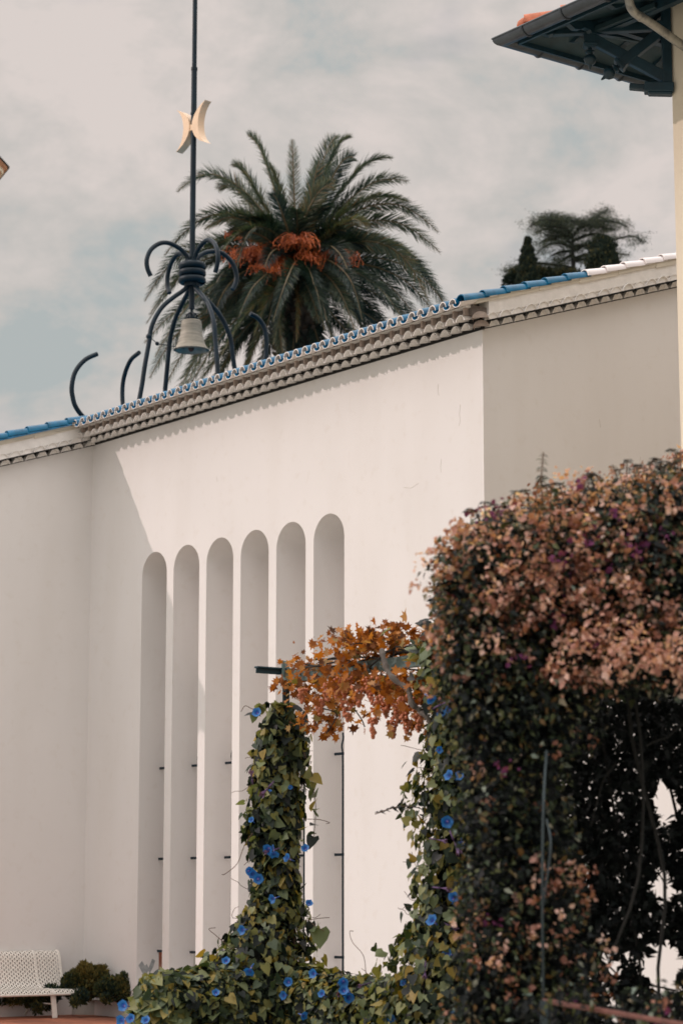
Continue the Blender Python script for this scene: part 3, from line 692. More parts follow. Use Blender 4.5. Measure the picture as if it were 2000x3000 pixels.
# soffit boards, fascia, rafters with carved tails
q = MB(); q.bar(V(-OV+.14, OV-.14, GZ-.03), V(9.4, OV-.14, GZ-.03), .03, .16); q.bar(V(-OV+.14, OV-.14, GZ-.03), V(-OV+.14, -9.4, GZ-.03), .03, .16)
par(q.build('fascia_board', M['tealwood']), villa)
def rafter(pin, pout, wdt):
    q = MB(); t_ = (pout-pin); Lr = t_.length; tn = t_.normalized(); sd_ = tn.cross(Z).normalized(); up_ = sd_.cross(tn)
    low = [(0,-.13), (Lr-.46,-.13), (Lr-.44,-.10), (Lr-.36,-.085), (Lr-.30,-.115), (Lr-.22,-.12), (Lr-.15,-.08), (Lr-.08,-.06), (Lr,-.055)]
    pts = low + [(Lr,0), (0,0)]
    f_ = [pin + tn*a_ + up_*z_ + sd_*wdt/2 for a_, z_ in pts]; b_ = [p_ - sd_*wdt for p_ in f_]; m_ = len(pts)
    q.add(f_+b_, [tuple(range(m_)), tuple(range(m_, 2*m_))[::-1]] + [(i, m_+i, m_+(i+1) % m_, (i+1) % m_) for i in range(m_)])
    return q
for i in range(12):
    a_ = -OV + .75 + i*.62
    q = rafter(V(a_, -.05 if a_ > 0 else OV+a_*1.0-OV+.0, hz(a_ if a_ < 0 else 5, 0 if a_ > 0 else a_)-.10 if False else GZ+SLV*(OV if a_ > 0 else (a_+OV))-.02), V(a_, OV-.16, GZ+SLV*.16-.02), .07)
    par(q.build('rafter', M['tealwood']), villa)
for i in range(12):
    o_ = OV - .75 - i*.62; dd = OV if o_ < 0 else (OV-o_)
    q = rafter(V(-OV+dd, o_, GZ+SLV*dd-.02), V(-OV+.16, o_, GZ+SLV*.16-.02), .07)
    par(q.build('rafter', M['tealwood']), villa)
q = rafter(V(0, 0, GZ+SLV*OV-.02), V(-OV+.2, OV-.2, GZ+SLV*.2-.02), .09); par(q.build('hip_rafter', M['tealwood']), villa)
gdir = (NN - D).normalized()
def finial(c_, ax=None):
    q = MB(); q.lathe((0,0,0), [(.001,.0), (.022,.0), (.022,-.02), (.05,-.035), (.055,-.05), (.03,-.062), (.028,-.075), (.062,-.10), (.072,-.135), (.055,-.175), (.02,-.20), (.012,-.235), (.001,-.25)], 12)
    if ax is not None:
        R_ = Z.rotation_difference(-ax).to_matrix(); q.v = [tuple(R_ @ Vector(v)) for v in q.v]
    q.v = [tuple(Vector(v)+c_) for v in q.v]; return q
def bracket(org, dr, big=True, z0=0.):
    b_ = bpy.data.objects.new('bracket', None); link(b_); b_.empty_display_size = .1; b_.parent = villa
    b_.location = org - villa.location + Z*(GZ-.7)
    def bpar(o): o.parent = b_; o.matrix_parent_inverse = Matrix.Translation(-(Vector(villa.location)+Vector(b_.location))); return o
    B = lambda o_, z_: org + dr*o_ + Z*(GZ+z_+z0)
    q = MB(); q.bar(B(.05,-.66), B(.05,.28), .10, .10); bpar(q.build('wall_post', M['tealwood'], bevel=.008))
    q = MB(); q.bar(B(-.02,-.70), B(.30,-.68), .15, .11); q.bar(B(.29,-.68), B(.46,-.655), .10, .06); q.bar(B(.0,-.765), B(.26,-.745), .12, .03); bpar(q.build('foot_block', M['tealwood'], bevel=.012))
    q = MB(); q.bar(B(.03,-.60), B(.90,-.06), .095, .115); bpar(q.build('strut', M['tealwood'], bevel=.008))
    q = MB(); q.bar(B(.0,.02), B(1.28,.02), .09, .10); bpar(q.build('tie_beam', M['tealwood'], bevel=.008))
    q = MB(); q.bar(B(.88,.10), B(.88,-.19), .12, .12); q.bar(B(.88,-.14), B(.88,-.17), .15, .15); bpar(q.build('hanging_post', M['tealwood'], bevel=.008))
    bpar(finial(B(.88,-.19)).build('finial', M['tealwood'], smooth=True))
    x_ = (B(.58,-.42)-B(.12,-.06)).normalized()
    q = MB(); q.bar(B(.12,-.06), B(.56,-.405), .10, .11); q.bar(B(.545,-.39), B(.575,-.415), .14, .15); bpar(q.build('cross_brace', M['tealwood'], bevel=.008))
    bpar(finial(B(.57,-.41), x_).build('finial', M['tealwood'], smooth=True))
    for tgt in ((.35, 1.0), (-.35, .8)):
        sd_ = dr.cross(Z); q = MB(); q.bar(B(.88,.0), org + dr*.15 + sd_*tgt[0]*1.6 + Z*(GZ+.04+z0), .05, .06); bpar(q.build('plan_brace', M['tealwood_light'], bevel=.005))
bracket(V(0,0,0), gdir)
bracket(V(0,-1.9,0), -D)
bracket(V(1.6,0,0), NN)
# wall plates carrying the rafters
q = MB(); q.bar(V(-.45,.45,GZ+.05), V(9,.45,GZ+.05), .08, .1); q.bar(V(-.45,.45,GZ+.05), V(-.45,-9,GZ+.05), .08, .1); q.bar(V(-OV+.3,OV-.3,GZ+.08), V(9,OV-.3,GZ+.08), .07, .08); q.bar(V(-OV+.3,OV-.3,GZ+.08), V(-OV+.3,-9,GZ+.08), .07, .08)
par(q.build('purlin', M['tealwood']), villa)
dp = [at(1836,-75,22.85), at(1838,-25,22.85), at(1846,20,22.9), at(1866,44,23.0), at(1900,64,23.1), at(2010,142,23.55), at(2080,190,23.8)]
q = MB(); q.tube(catmull(dp, 5), .047, 12); q.tube([dp[3]+(dp[4]-dp[3])*.2, dp[3]+(dp[4]-dp[3])*.35], .053, 12)
par(q.build('downpipe', M['pipe'], smooth=True), villa)

# far house whose roof corner just enters the frame at the left
Hc = at(29, 488, 60)
house = empty('house', 'far house whose ochre moulded roof corner peeks in at the left edge', 'house', (Hc.x-4, Hc.y+4, 0))
def HP(x_, y_, z_): return Hc + Vector((.93, .37, 0))*x_ + Vector((-.37, .93, 0))*y_ + Z*z_
q = MB(); q.box(HP(-9.0,.35,-Hc.z), Vector((.93,.37,0))*8.6, Vector((-.37,.93,0))*9, Z*(Hc.z-.35)); par(q.build('wall', M['wall_cream']), house)
q = MB()
sl = .98
for (xo, yo, zt_, zb_, m_) in ((0, 0, 0, -.05, 1), (-.05, .04, -.05, -.13, 0), (-.10, .08, -.13, -.19, 0), (-.13, .14, -.19, -.30, 2), (-.18, .20, -.30, -.34, 0)):
    x0, x1 = xo, -4.7; H0 = lambda x_, z_: z_ - x_*sl
    pts = [(x0, H0(x0+0, zt_)), (x1, H0(x1, zt_)), (-9.4-xo, H0(x0, zt_)), (-9.4-xo, H0(x0, zb_)), (x1, H0(x1, zb_)), (x0, H0(x0, zb_))]
    q.add([HP(a_, yo, z_) for a_, z_ in pts] + [HP(a_, 9.4, z_) for a_, z_ in pts], [tuple(range(6)), tuple(range(6,12))[::-1]] + [(i, 6+i, 6+(i+1) % 6, (i+1) % 6) for i in range(6)], m_)
par(q.build('moulded_roof', [M['moulding'], M['darkbark'], M['wall_cream']]), house)
q = MB(); q.add([HP(-.4,.36,-.5), HP(-4.7,.36,4.0), HP(-9.0,.36,-.5)], [(0,1,2)]); par(q.build('gable', M['wall_cream']), house)

# ------------------------------------------------------------------ pergola
YP = 17.0
P1 = at(838, 1990, YP); PT = at(838, 1985, YP).z; P1.z = 0
def PG(d_, e_, z_): return P1 + D*d_ + E*e_ + Z*z_            # d_ along the main run, e_ across it (away from the courtyard)
perg = empty('pergola', 'green steel pergola frame overgrown by the flowering vines', 'pergola', P1)
SP = 2.02
q = MB(); q.bar(PG(0,0,0), PG(0,0,PT-.02), .052, .052); par(q.build('post', M['pergola_dark'], bevel=.004), perg)
q = MB(); q.bar(PG(SP,0,0), PG(SP,0,PT-.02), .052, .052); par(q.build('post', M['pergola_dark'], bevel=.004), perg)
q = MB(); q.bar(PG(-.02,0,PT+.0), PG(SP*2.3,0,PT+.0), .045, .085); par(q.build('beam', M['pergola'], bevel=.003), perg)
for d_ in (0.0, SP, SP*2):
    q = MB(); q.bar(PG(d_,-.27,PT+.062), PG(d_,3.2,PT+.062), .05, .012); q.bar(PG(d_,-.27,PT+.04), PG(d_,3.2,PT+.04), .010, .045)
    par(q.build('cross_rail', M['pergola_dark'], bevel=.002), perg)
q = MB(); q.bar(PG(.03,0,PT-.05), PG(.0,0,PT+.12), .03, .03); q.tube([PG(.02,-.04,PT-.0), PG(.02,-.04,PT+.12)], .014, 8); par(q.build('clamp', M['pergola'], bevel=.003), perg)
# low railing wires and posts that carry the hedge of vines
railing = empty('garden_railing', 'low dark railing buried in the morning glory between the pergola posts', 'railing', PG(.5,0,0))
def rl(a_, b_):
    for z_ in (.45, .78, 1.08):
        q = MB(); q.bar(a_+Z*z_, b_+Z*z_, .03, .03); par(q.build('rail', M['pergola_dark']), railing)
rl(PG(0,0,0), PG(SP*1.6,0,0)); rl(PG(0,0,0), PG(0,-1.0,0))
for p_ in (PG(0,-.95,0), PG(0,-.5,0), PG(1.0,0,0)):
    q = MB(); q.bar(p_, p_+Z*1.1, .035, .035); par(q.build('rail_post', M['pergola_dark']), railing)

# ---- helpers for vines
def shell(n, fn):
    """sample fn(rand) -> (pos, out)"""
    P = np.zeros((n,3)); O = np.zeros((n,3))
    for i in range(n):
        a_, b_ = fn(); P[i] = a_; O[i] = b_
    return P, O
def nz1(x, seed):                                   # smooth 1-D noise
    return sum(sin(x*f_ + seed*1.7*k_ + k_)*a_ for k_, (f_, a_) in enumerate(((2.1,.5),(4.7,.3),(9.3,.2),(17.,.12))))
ROT30 = [ (cos(2*pi*i/10), sin(2*pi*i/10)) for i in range(10)]
def flower_mesh(name, mat_, r_=.042, wilt=0):
    q = MB(); vs = [(0,0,0)]
    for k_, (rr, zz) in enumerate(((.16, .010), (.55, .034), (1.0, .040))):
        for i, (c_, s_) in enumerate(ROT30):
            w_ = 1 + (.07 if i % 2 else -.04)*(k_ == 2); zz_ = zz + (.006 if i % 2 else -.005)*(k_ == 2)
            vs.append((c_*rr*r_*w_, s_*rr*r_*w_, (zz_ if not wilt else zz_*2.2)))
    fs = [(0, 1+i, 1+(i+1) % 10) for i in range(10)]
    for k_ in range(2): fs += [(1+10*k_+i, 11+10*k_+i, 11+10*k_+(i+1) % 10, 1+10*k_+(i+1) % 10) for i in range(10)]
    q.add(vs, fs)
    q.tube([(0,0,.002), (0,0,-.03), (.004,0,-.055)], [.007, .005, .004], 6)
    me = bpy.data.meshes.new(name); me.from_pydata(q.v, [], q.f); me.polygons.foreach_set('use_smooth', [True]*len(q.f)); me.materials.append(mat_); me.update(); return me
FM = flower_mesh('flower', M['petal']); FW = flower_mesh('flower', M['petal_old'], .020, 1)
def put_flower(pos, facing, plant, me=FM, sc=1.):
    o = bpy.data.objects.new('flower', me); link(o)
    R_ = Z.rotation_difference(Vector(facing).normalized()).to_matrix().to_4x4()
    o.matrix_world = Matrix.Translation(pos) @ R_ @ Matrix.Rotation(rnd.random()*6, 4, 'Z') @ Matrix.Scale(sc, 4)
    mw = o.matrix_world.copy(); o.parent = plant; o.matrix_parent_inverse = Matrix.Translation(-Vector(plant.location)); o.matrix_basis = mw
def tendril(mb, p, dr, L_=.3, n=7, r=.003, curl=.35, hang=.0):
    P = [Vector(p)]; d_ = Vector(dr).normalized()
    for i in range(n):
        d_ = (d_ + Vector((rnd.gauss(0,curl), rnd.gauss(0,curl), rnd.gauss(0,curl) - hang))).normalized(); P.append(P[-1] + d_*L_/n)
    mb.tube(P, r, 4, caps=False); return P

# ---- morning glory on the left post
def col_w(z):                                        # half width of the leafy column with height
    t_ = z/PT
    return .195 - .055*t_ + .04*nz1(z*1.3, 3) + .34*max(0, min(.45, 1.72-z)) - (.12*max(0, (z-2.85)/.3) if z > 2.85 else 0)
def col_fn(P0, zlo, zhi, wf, lean=lambda z: 0):
    def f():
        z = zlo + (zhi-zlo)*rnd.random(); a_ = rnd.random()*2*pi; R_ = max(.05, wf(z))*(1+.22*rnd.gauss(0,1)*.6)
        if rnd.random() < .30: R_ *= rnd.uniform(.2, .85)
        u = Vector((cos(a_), sin(a_), 0)); p = P0 + u*R_*(1+.18*sin(a_*3+z*5)) + Z*z + Vector((lean(z),0,0))
        return tuple(p), tuple(u)
    return f
vine1 = empty('morning_glory_vine', 'morning glory climbing the freestanding left pergola post, seen against the arched niches', 'climbing plant', P1+Vector((-.05,0,0)), 'morning glory vines on the pergola and railing')
lean1 = lambda z: -.045 - .22*max(0, min(.4, 1.7-z)) + .03*sin(z*2.2) - .12*max(0, min(1, (1.9-z)))*.6
P, O = shell(4900, col_fn(P1, .9, 3.10, col_w, lean1))
leaves('foliage', HEART, P, O, .057, M['heart'], vine1, droop=.9, rand=.5).matrix_parent_inverse = Matrix.Translation(-vine1.location)
P, O = shell(1500, col_fn(P1, .3, 2.9, lambda z: col_w(z)*.55, lean1))
leaves('inner_foliage', HEART, P, O, .085, M['heart'], vine1, droop=.9, rand=.9, tint=np.random.default_rng(3).random(1500)*.1).matrix_parent_inverse = Matrix.Translation(-vine1.location)  # inner leaves tinted near black to imitate shade inside the column
q = MB()
for i in range(7):
    a_ = i*.9; q.tube([P1 + Vector((cos(a_+z*1.7)*.07, sin(a_+z*1.7)*.07, z)) for z in np.linspace(0, 3.0, 24)], .009, 5)
for i in range(11):
    z = rnd.uniform(1.2, 2.9); a_ = rnd.choice([pi, pi, 0, rnd.random()*6]) + rnd.gauss(0,.4); u = Vector((cos(a_), sin(a_), rnd.uniform(0,.5)))
    tendril(q, P1 + u*col_w(z) + Z*z + Vector((lean1(z),0,0)), u, rnd.uniform(.08,.22), r=.0018)
o = q.build('stem', M['twig'], smooth=True); par(o, vine1)
def spray(pt_list, plant, tpl, size, m_, name='hanging_sprig', every=.05, hang=.4):
    pts = catmull(pt_list, 8); q = MB(); q.tube(pts, .0028, 4, caps=False); par(q.build(name, M['twig']), plant)
    n_ = max(4, int(sum((pts[i+1]-pts[i]).length for i in range(len(pts)-1))/every)); P = []; O = []
    for i in range(n_):
        p_ = pts[int(i/n_*(len(pts)-1))]; P.append(tuple(p_)); O.append((rnd.gauss(0,1), rnd.gauss(0,1)-.5, rnd.gauss(0,.6)))
    P = np.array(P); O = nrm(np.array(O)); leaves('sprig_leaves', tpl, P, O, size, m_, plant, droop=hang*2, rand=.6).matrix_parent_inverse = Matrix.Translation(-plant.location)
spray([at(800,2062,16.9), at(775,2062,16.85), at(752,2078,16.8), at(740,2100,16.8)], vine1, HEART, .06, M['heart'], every=.012)
spray([at(880,2180,16.9), at(912,2260,16.85), at(918,2310,16.85), at(925,2370,16.85), at(920,2440,16.85), at(915,2480,16.85)], vine1, HEART, .085, M['heart'])
spray([at(870,2080,16.9), at(893,2110,16.85), at(885,2150,16.85)], vine1, HEART, .09, M['heart'])
spray([at(900,2690,16.8), at(925,2715,16.75), at(950,2728,16.7)], vine1, HEART, .10, M['heart'])
for p_ in ([(760,2085),(735,2075),(718,2068),(706,2085)], [(740,2440),(715,2480),(695,2530),(660,2560),(650,2562)], [(680,2780),(655,2760),(632,2740),(612,2722),(632,2718)], [(890,2400),(915,2400),(940,2402),(965,2410),(955,2413)], [(885,2700),(905,2695),(940,2690),(965,2688)]):
    q = MB(); q.tube(catmull([at(x_, y_, 16.8) for x_, y_ in p_], 5), .0025, 4); par(q.build('tendril', M['twig']), vine1)

# ---- vines over the low railing: left arm and the run between the posts
def hedge_fn(a0, a1, ztop, half, faces):
    ax = (a1-a0); L_ = ax.length; t_ = ax.normalized(); sd_ = t_.cross(Z)
    def f():
        u = rnd.random()*L_; phi = rnd.uniform(-.35*pi, 1.35*pi)            # around a rounded hedge section
        zt_ = ztop + .05*nz1(u*2.2, 5); 
        if rnd.random() < .55:
            z = rnd.uniform(.55, zt_-.1); s_ = faces*1; o_ = sd_*s_; p = a0 + t_*u + o_*(half + .05*nz1(z*3+u*2, 2) + rnd.gauss(0,.035)) + Z*z
        else:
            a_ = rnd.random()*pi; o_ = sd_*cos(a_) + Z*sin(a_); p = a0 + t_*u + sd_*cos(a_)*half + Z*(zt_ - .12 + .12*sin(a_) + rnd.gauss(0,.025))
        return tuple(p), tuple(o_)
    return f
vineL = empty('morning_glory_vine', 'morning glory heaped over the low railing left of the posts, its face in shade', 'climbing plant', PG(0,-.8,0), 'morning glory vines on the pergola and railing')
HT = 1.145
P, O = shell(6600, hedge_fn(PG(0,-1.06,0), PG(.06,.1,0), HT, .16, 1)); leaves('foliage', HEART, P, O, .057, M['heart'], vineL, droop=.8, rand=.5).matrix_parent_inverse = Matrix.Translation(-vineL.location)
def endcap():
    a_ = rnd.uniform(-.6*pi, .6*pi); z = rnd.uniform(.5, HT); k_ = max(.1, 1-((z-.75)/.5)**2) ** .5
    u = -E*cos(a_) + D*sin(a_); return tuple(PG(0,-1.04,0) + u*.19*k_*(1+.1*rnd.gauss(0,1)) + Z*z), tuple(u)
P, O = shell(900, endcap); leaves('end_foliage', HEART, P, O, .08, M['heart'], vineL, droop=.8, rand=.5, tint=.3+.7*np.random.default_rng(4).random(900)).matrix_parent_inverse = Matrix.Translation(-vineL.location)
P, O = shell(2600, hedge_fn(PG(0,-1.06,0), PG(.06,.1,0), HT-.12, .07, 1)); leaves('inner_foliage', HEART, P, O, .09, M['heart'], vineL, droop=.8, rand=1, tint=np.random.default_rng(5).random(2600)*.06).matrix_parent_inverse = Matrix.Translation(-vineL.location)  # near-black tint paints the shade inside the hedge
vineM = empty('morning_glory_vine', 'sunlit morning glory covering the low railing between the two pergola posts', 'climbing plant', PG(1.,0,0), 'morning glory vines on the pergola and railing')
P, O = shell(8600, hedge_fn(PG(-.05,0,0), PG(SP*1.25,0,0), HT-.01, .18, 1)); leaves('foliage', HEART, P, O, .057, M['heart'], vineM, droop=.9, rand=.5, tint=np.clip(.0+np.random.default_rng(6).random(8600), 0, 1)).matrix_parent_inverse = Matrix.Translation(-vineM.location)
P, O = shell(3200, hedge_fn(PG(-.05,0,0), PG(SP*1.3,0,0), HT-.12, .07, 1)); leaves('inner_foliage', HEART, P, O, .09, M['heart'], vineM, droop=.8, rand=1, tint=np.random.default_rng(7).random(3200)*.06).matrix_parent_inverse = Matrix.Translation(-vineM.location)  # near-black tint paints the shade inside this run too
q = MB()
for i in range(60):
    u = rnd.uniform(0, SP*1.1); tendril(q, PG(u, rnd.uniform(-.08,.08), HT-.10), (rnd.gauss(0,.5), rnd.gauss(0,.5), 1), rnd.uniform(.06,.2), r=.002)
q.tube(catmull([at(1072,2870,16.2), at(1068,2815,16.2), at(1058,2790,16.2), at(1032,2760,16.4), at(1024,2730,16.4), at(1035,2728,16.4)], 5), .0022, 4)
par(q.build('stem', M['twig']), vineM)
# ---- right post
P2 = PG(SP,0,0)
vineR = empty('morning_glory_vine', 'morning glory climbing the right pergola post beside the bougainvillea', 'climbing plant', P2, 'morning glory vines on the pergola and railing')
def col2_w(z): return .29 + .05*nz1(z*1.5, 9) + .20*max(0, min(.8, 2.0-z))
leanR = lambda z: .07 - .10*max(0, min(1, (2.6-z)/1.6)) - .08*max(0, (1.5-z))
P, O = shell(7000, col_fn(P2, .5, PT+.12, col2_w, leanR)); leaves('foliage', HEART, P, O, .057, M['heart'], vineR, droop=.9, rand=.45, tint=np.clip(.03+np.random.default_rng(8).random(7000), 0, 1)).matrix_parent_inverse = Matrix.Translation(-vineR.location)
P, O = shell(1800, col_fn(P2, .3, PT, lambda z: col2_w(z)*.5, leanR)); leaves('inner_foliage', HEART, P, O, .085, M['heart'], vineR, droop=.9, rand=.9, tint=np.random.default_rng(9).random(1800)*.08).matrix_parent_inverse = Matrix.Translation(-vineR.location)  # shade within the right column put into a near-black leaf tint
def topmat():
    u = rnd.uniform(-.35, .5); v_ = rnd.gauss(0,.12); return tuple(PG(SP+u, v_, PT+.10+rnd.gauss(0,.05)-.25*max(0,-u-.1))), (rnd.gauss(0,.3), -.4, 1)
P, O = shell(420, topmat); leaves('top_foliage', HEART, P, O, .10, M['heart'], vineR, droop=.5, rand=.5).matrix_parent_inverse = Matrix.Translation(-vineR.location)
q = MB()
for i in range(5):
    a_ = i*1.3; q.tube([P2 + Vector((cos(a_+z*1.7)*.07+leanR(z), sin(a_+z*1.7)*.07, z)) for z in np.linspace(0, PT, 24)], .009, 5)
for i in range(22):
    z = rnd.uniform(1.3, 3.2); u = Vector((-1, rnd.gauss(0,.4), rnd.gauss(0,.3))); tendril(q, P2 + u.normalized()*col2_w(z)*.9 + Z*z + Vector((leanR(z),0,0)), u, rnd.uniform(.08,.22), r=.002)
par(q.build('stem', M['twig']), vineR)

FL = [((756,2091),1,16.75,1.1), ((790,2484),1,16.7,1.1), ((802,2492),1,16.68,1.0), ((727,2552),1,16.75,.9), ((737,2558),1,16.74,1.), ((756,2575),1,16.7,1.1), ((806,2631),1,16.68,1.0), ((849,2517),1,16.7,.9), ((896,2489),1,16.7,.8), ((850,2305),1,16.75,.45), ((790,2320),1,16.75,.35), ((740,2405),1,16.75,.7), ((717,2724),1,16.7,.9), ((904,2651),1,16.65,.8),
      ((664,2820),1,16.45,.85), ((735,2837),1,16.45,1.0), ((633,2913),2,16.2,.8), ((364,2987),2,15.9,1.15), ((388,2989),2,15.9,1.0), ((431,2996),2,15.9,1.1), ((368,2947),2,15.95,1.1),
      ((847,2878),3,16.5,.9), ((924,2853),3,16.35,.9), ((837,2916),3,16.5,.9), ((947,2915),3,16.2,.9), ((1006,2872),3,16.0,1.0), ((1008,2905),3,15.95,1.1), ((1016,2922),3,15.95,1.1), ((1023,2912),3,15.95,.8), ((1142,2984),3,15.4,.95), ((883,2973),3,16.3,.8), ((1187,2882),3,15.3,.85),
      ((1335,1894),4,14.9,.9), ((1360,1922),4,14.9,1.), ((1348,1925),4,14.9,.8), ((1255,2042),4,15.05,1.), ((1289,2091),4,15.05,.9), ((1350,1996),4,15.0,1.), ((1319,2081),4,15.0,.9), ((1323,2277),4,15.,1.1), ((1354,2274),4,15.,1.1), ((1310,2406),4,15.,1.05), ((1273,2703),4,14.95,1.25), ((1327,2637),4,14.95,1.0), ((1318,2796),4,14.95,1.05), ((1333,2979),4,14.9,1.0), ((1281,2198),4,15.0,.8), ((1350,2463),4,15.0,.8)]
plants = {1: vine1, 2: vineL, 3: vineM, 4: vineR}
for (px_, py_), k_, Y_, sc_ in FL:
    fc = Vector((rnd.gauss(-.35,.6), -1, rnd.gauss(.15,.5)))
    put_flower(at(px_, py_, Y_), fc, plants[k_], FM, sc_*rnd.uniform(.72,.96))
for i in range(18):                                   # small folded, spent flowers
    k_, px_, py_, Y_ = rnd.choice([(1, rnd.uniform(720,890), rnd.uniform(2200,2750), 16.7), (3, rnd.uniform(780,1250), rnd.uniform(2870,2990), 15.9), (4, rnd.uniform(1230,1340), rnd.uniform(2050,2950), 14.95)])
    if k_ == 3: Y_ = 16.75 - (px_-838)*.0035
    put_flower(at(px_, py_, Y_), (rnd.gauss(0,.8), -.6, rnd.gauss(-.2,.6)), plants[k_], FW, rnd.uniform(.7,1.2))

# ------------------------------------------------------------------ grape vine along the beam
gv = empty('grape_vine', 'grape vine with orange autumn leaves and red grapes trailing along the pergola beam', 'grape vine', PG(SP*.8,0,0))
def gfn():
    u = rnd.triangular(-.05, SP+.1, 1.25); low = .10 + .34*math.exp(-((u-.5)/.28)**2) + .10*math.exp(-((u-1.1)/.25)**2) + .42*math.exp(-((u-1.58)/.25)**2)
    top = .10 + .17*math.exp(-((u-1.05)/.5)**2) + .06*nz1(u*5, 4)
    z = PT + rnd.uniform(-low, max(.03, top)) + rnd.gauss(0,.02); v_ = rnd.gauss(0,.16)*min(1, .25+max(0, u)*1.5)
    return tuple(PG(max(u, .02), v_, z)), (rnd.gauss(-.3,.6), rnd.gauss(-.8,.5), rnd.gauss(.3,.5))
P, O = shell(1750, gfn); O = nrm(O)
u_ = (P-np.array(tuple(P1)))@np.array(tuple(D)); kp = ~((u_ > 1.12) & (u_ < 1.95) & (abs(P[:,2]-PT) < .085) & (rng.random(len(P)) < .93)); P = P[kp]; O = O[kp]
leaves('foliage', GRAPE, P, O, .052, M['grape'], gv, droop=.6, rand=.95).matrix_parent_inverse = Matrix.Translation(-gv.location)
q = MB()
tr = [PG(SP-.05,.05,0), PG(SP+.02,.10,1.2), PG(SP-.03,.05,2.3), at(1262,2125,15.25), at(1232,2085,15.3), at(1205,2060,15.3), at(1195,2020,15.35), at(1160,1995,15.4), at(1135,1965,15.45), at(1122,1925,15.5), at(1118,1905,15.6)]
q.tube(catmull(tr, 6), [.019 + .003*sin(i*.9) + .003*sin(i*2.3) for i in range(61)], 8); par(q.build('trunk', M['bark'], smooth=True), gv)
q = MB()
for i in range(8):
    y0 = rnd.uniform(-.05,.05); q.tube(catmull([PG(u, y0+rnd.gauss(0,.05), PT+.05+rnd.gauss(0,.04)) for u in np.linspace(.1+rnd.random()*.4, SP, 7)], 4), .007, 5)
for st in ([(945,2075),(985,2090),(975,2120),(955,2150)], [(1105,1905),(1125,1890),(1180,1880),(1240,1910)], [(1118,1905),(1108,1880),(1122,1850),(1122,1830)], [(1200,1905),(1215,1870),(1245,1855)], [(1040,2080),(1060,2110),(1068,2130)], [(1090,1890),(1040,1885),(1000,1900)]):
    q.tube(catmull([at(x_, y_, 16.1) for x_, y_ in st], 5), .0045, 5)
q.tube(catmull([at(838,2045,16.95), at(850,2010,16.95), at(880,1975,16.9), at(930,1950,16.8)], 5), .011, 6)
par(q.build('cane', M['darkbark'], smooth=True), gv)
for lst, Y_ in (([(1122,1830),(1092,1848),(1160,1835),(1170,1880),(1150,1868),(1030,1868),(1062,1858),(1085,1870),(1108,1892),(1200,1850),(1215,1842),(1240,1850),(1165,1860),(1148,1880),(1245,1885),(1225,1895),(1180,1835)], 16.0), ([(905,2140),(955,2152),(962,2135),(980,2125),(975,2150),(948,2158),(898,2130),(810,2012),(855,2005),(825,1985)], 16.7)):
    P = np.array([tuple(at(x_, y_, Y_)) for x_, y_ in lst for _ in (0, 1)]) + rng.normal(size=(2*len(lst),3))*.012
    leaves('sprig_leaves', GRAPE, P, nrm(rng.normal(size=P.shape)+np.array([0,-1,0])), .06, M['grape'], gv, droop=.5, rand=.5, tint=rng.random(len(P))*.65, sj=.25).matrix_parent_inverse = Matrix.Translation(-gv.location)
def bunch(c_, L_, w_, n_):
    q = MB()
    for i in range(n_):
        t_ = rnd.random(); R_ = w_*1.15*(1-t_)**.75*(.5+.5*rnd.random()); a_ = rnd.random()*6.28
        q.ball(Vector(c_) + Vector((cos(a_)*R_, sin(a_)*R_, -t_*L_*.72)), rnd.uniform(.010,.0135), seg=8, rings=5)
    return q
for (px_, py_, L_, w_) in ((1018,2050,.21,.05), (1092,2105,.19,.035), (1150,2095,.22,.045), (1190,2095,.17,.045), (937,2048,.16,.045), (884,2020,.13,.035), (1085,1985,.22,.055), (1010,1985,.2,.05), (960,2000,.18,.05), (1130,2040,.2,.05), (1165,2050,.2,.05), (1100,2040,.2,.05), (1050,2010,.2,.05), (1190,2040,.2,.05), (985,1990,.18,.05), (1225,2080,.2,.04)):
    Y_ = 16.62 - (px_-850)*.0031; par(bunch(at(px_, py_, Y_), L_, w_, 46).build('grape_bunch', M['berry'], smooth='full'), gv)

# ------------------------------------------------------------------ bougainvillea heap at the right
def topline(px_):
    X_ = [1240,1290,1320,1360,1400,1470,1560,1640,1700,1800,1880,1960,2010,2300]; Yy = [1830,1730,1640,1590,1550,1490,1455,1448,1412,1402,1385,1360,1352,1330]
    return float(np.interp(px_, X_, Yy))
bg_ = empty('bougainvillea', 'big blurred bougainvillea heap with dry tan bracts filling the right side', 'bougainvillea', (1.4, 11.0, 0))
blobs = []
def blob(px_, py_, Y_, r_): blobs.append((at(px_, py_, Y_), r_))
for px_ in range(1395, 2400, 62):
    t_ = topline(px_)
    for Y_ in (10.6, 11.5, 12.4):
        blob(px_+rnd.uniform(-15,15)-(20 if Y_ > 11 else 0)*0, t_ + 150/Y_*10.6 + rnd.uniform(-8,12) + (0 if Y_ < 11 else -0), Y_, .21+rnd.uniform(0,.05))
for px_ in range(1400, 2400, 75):                       # body of the canopy
    for py_ in range(1640, 1960 if px_ > 1640 else 2100, 90):
        if py_ < topline(px_)+140: continue
        for Y_ in (10.5, 11.6): blob(px_+rnd.uniform(-20,20), py_+rnd.uniform(-15,15), Y_, .22)
def left_edge(py_): return float(np.interp(py_, [1550,1650,1750,1850,2000,2200,2400,2600,2800,3100], [1400,1370,1338,1330,1362,1372,1380,1400,1380,1345]))
for py_ in range(1700, 3400, 85):                       # leafy curtain down the left
    le = left_edge(py_)
    for px_ in np.arange(le+45, 1640 if py_ < 2750 else 1660, 78):
        for Y_ in (10.45, 11.3): blob(px_+rnd.uniform(-15,15), py_+rnd.uniform(-15,15), Y_+ (px_-1400)*.0006, .15+rnd.uniform(0,.04))
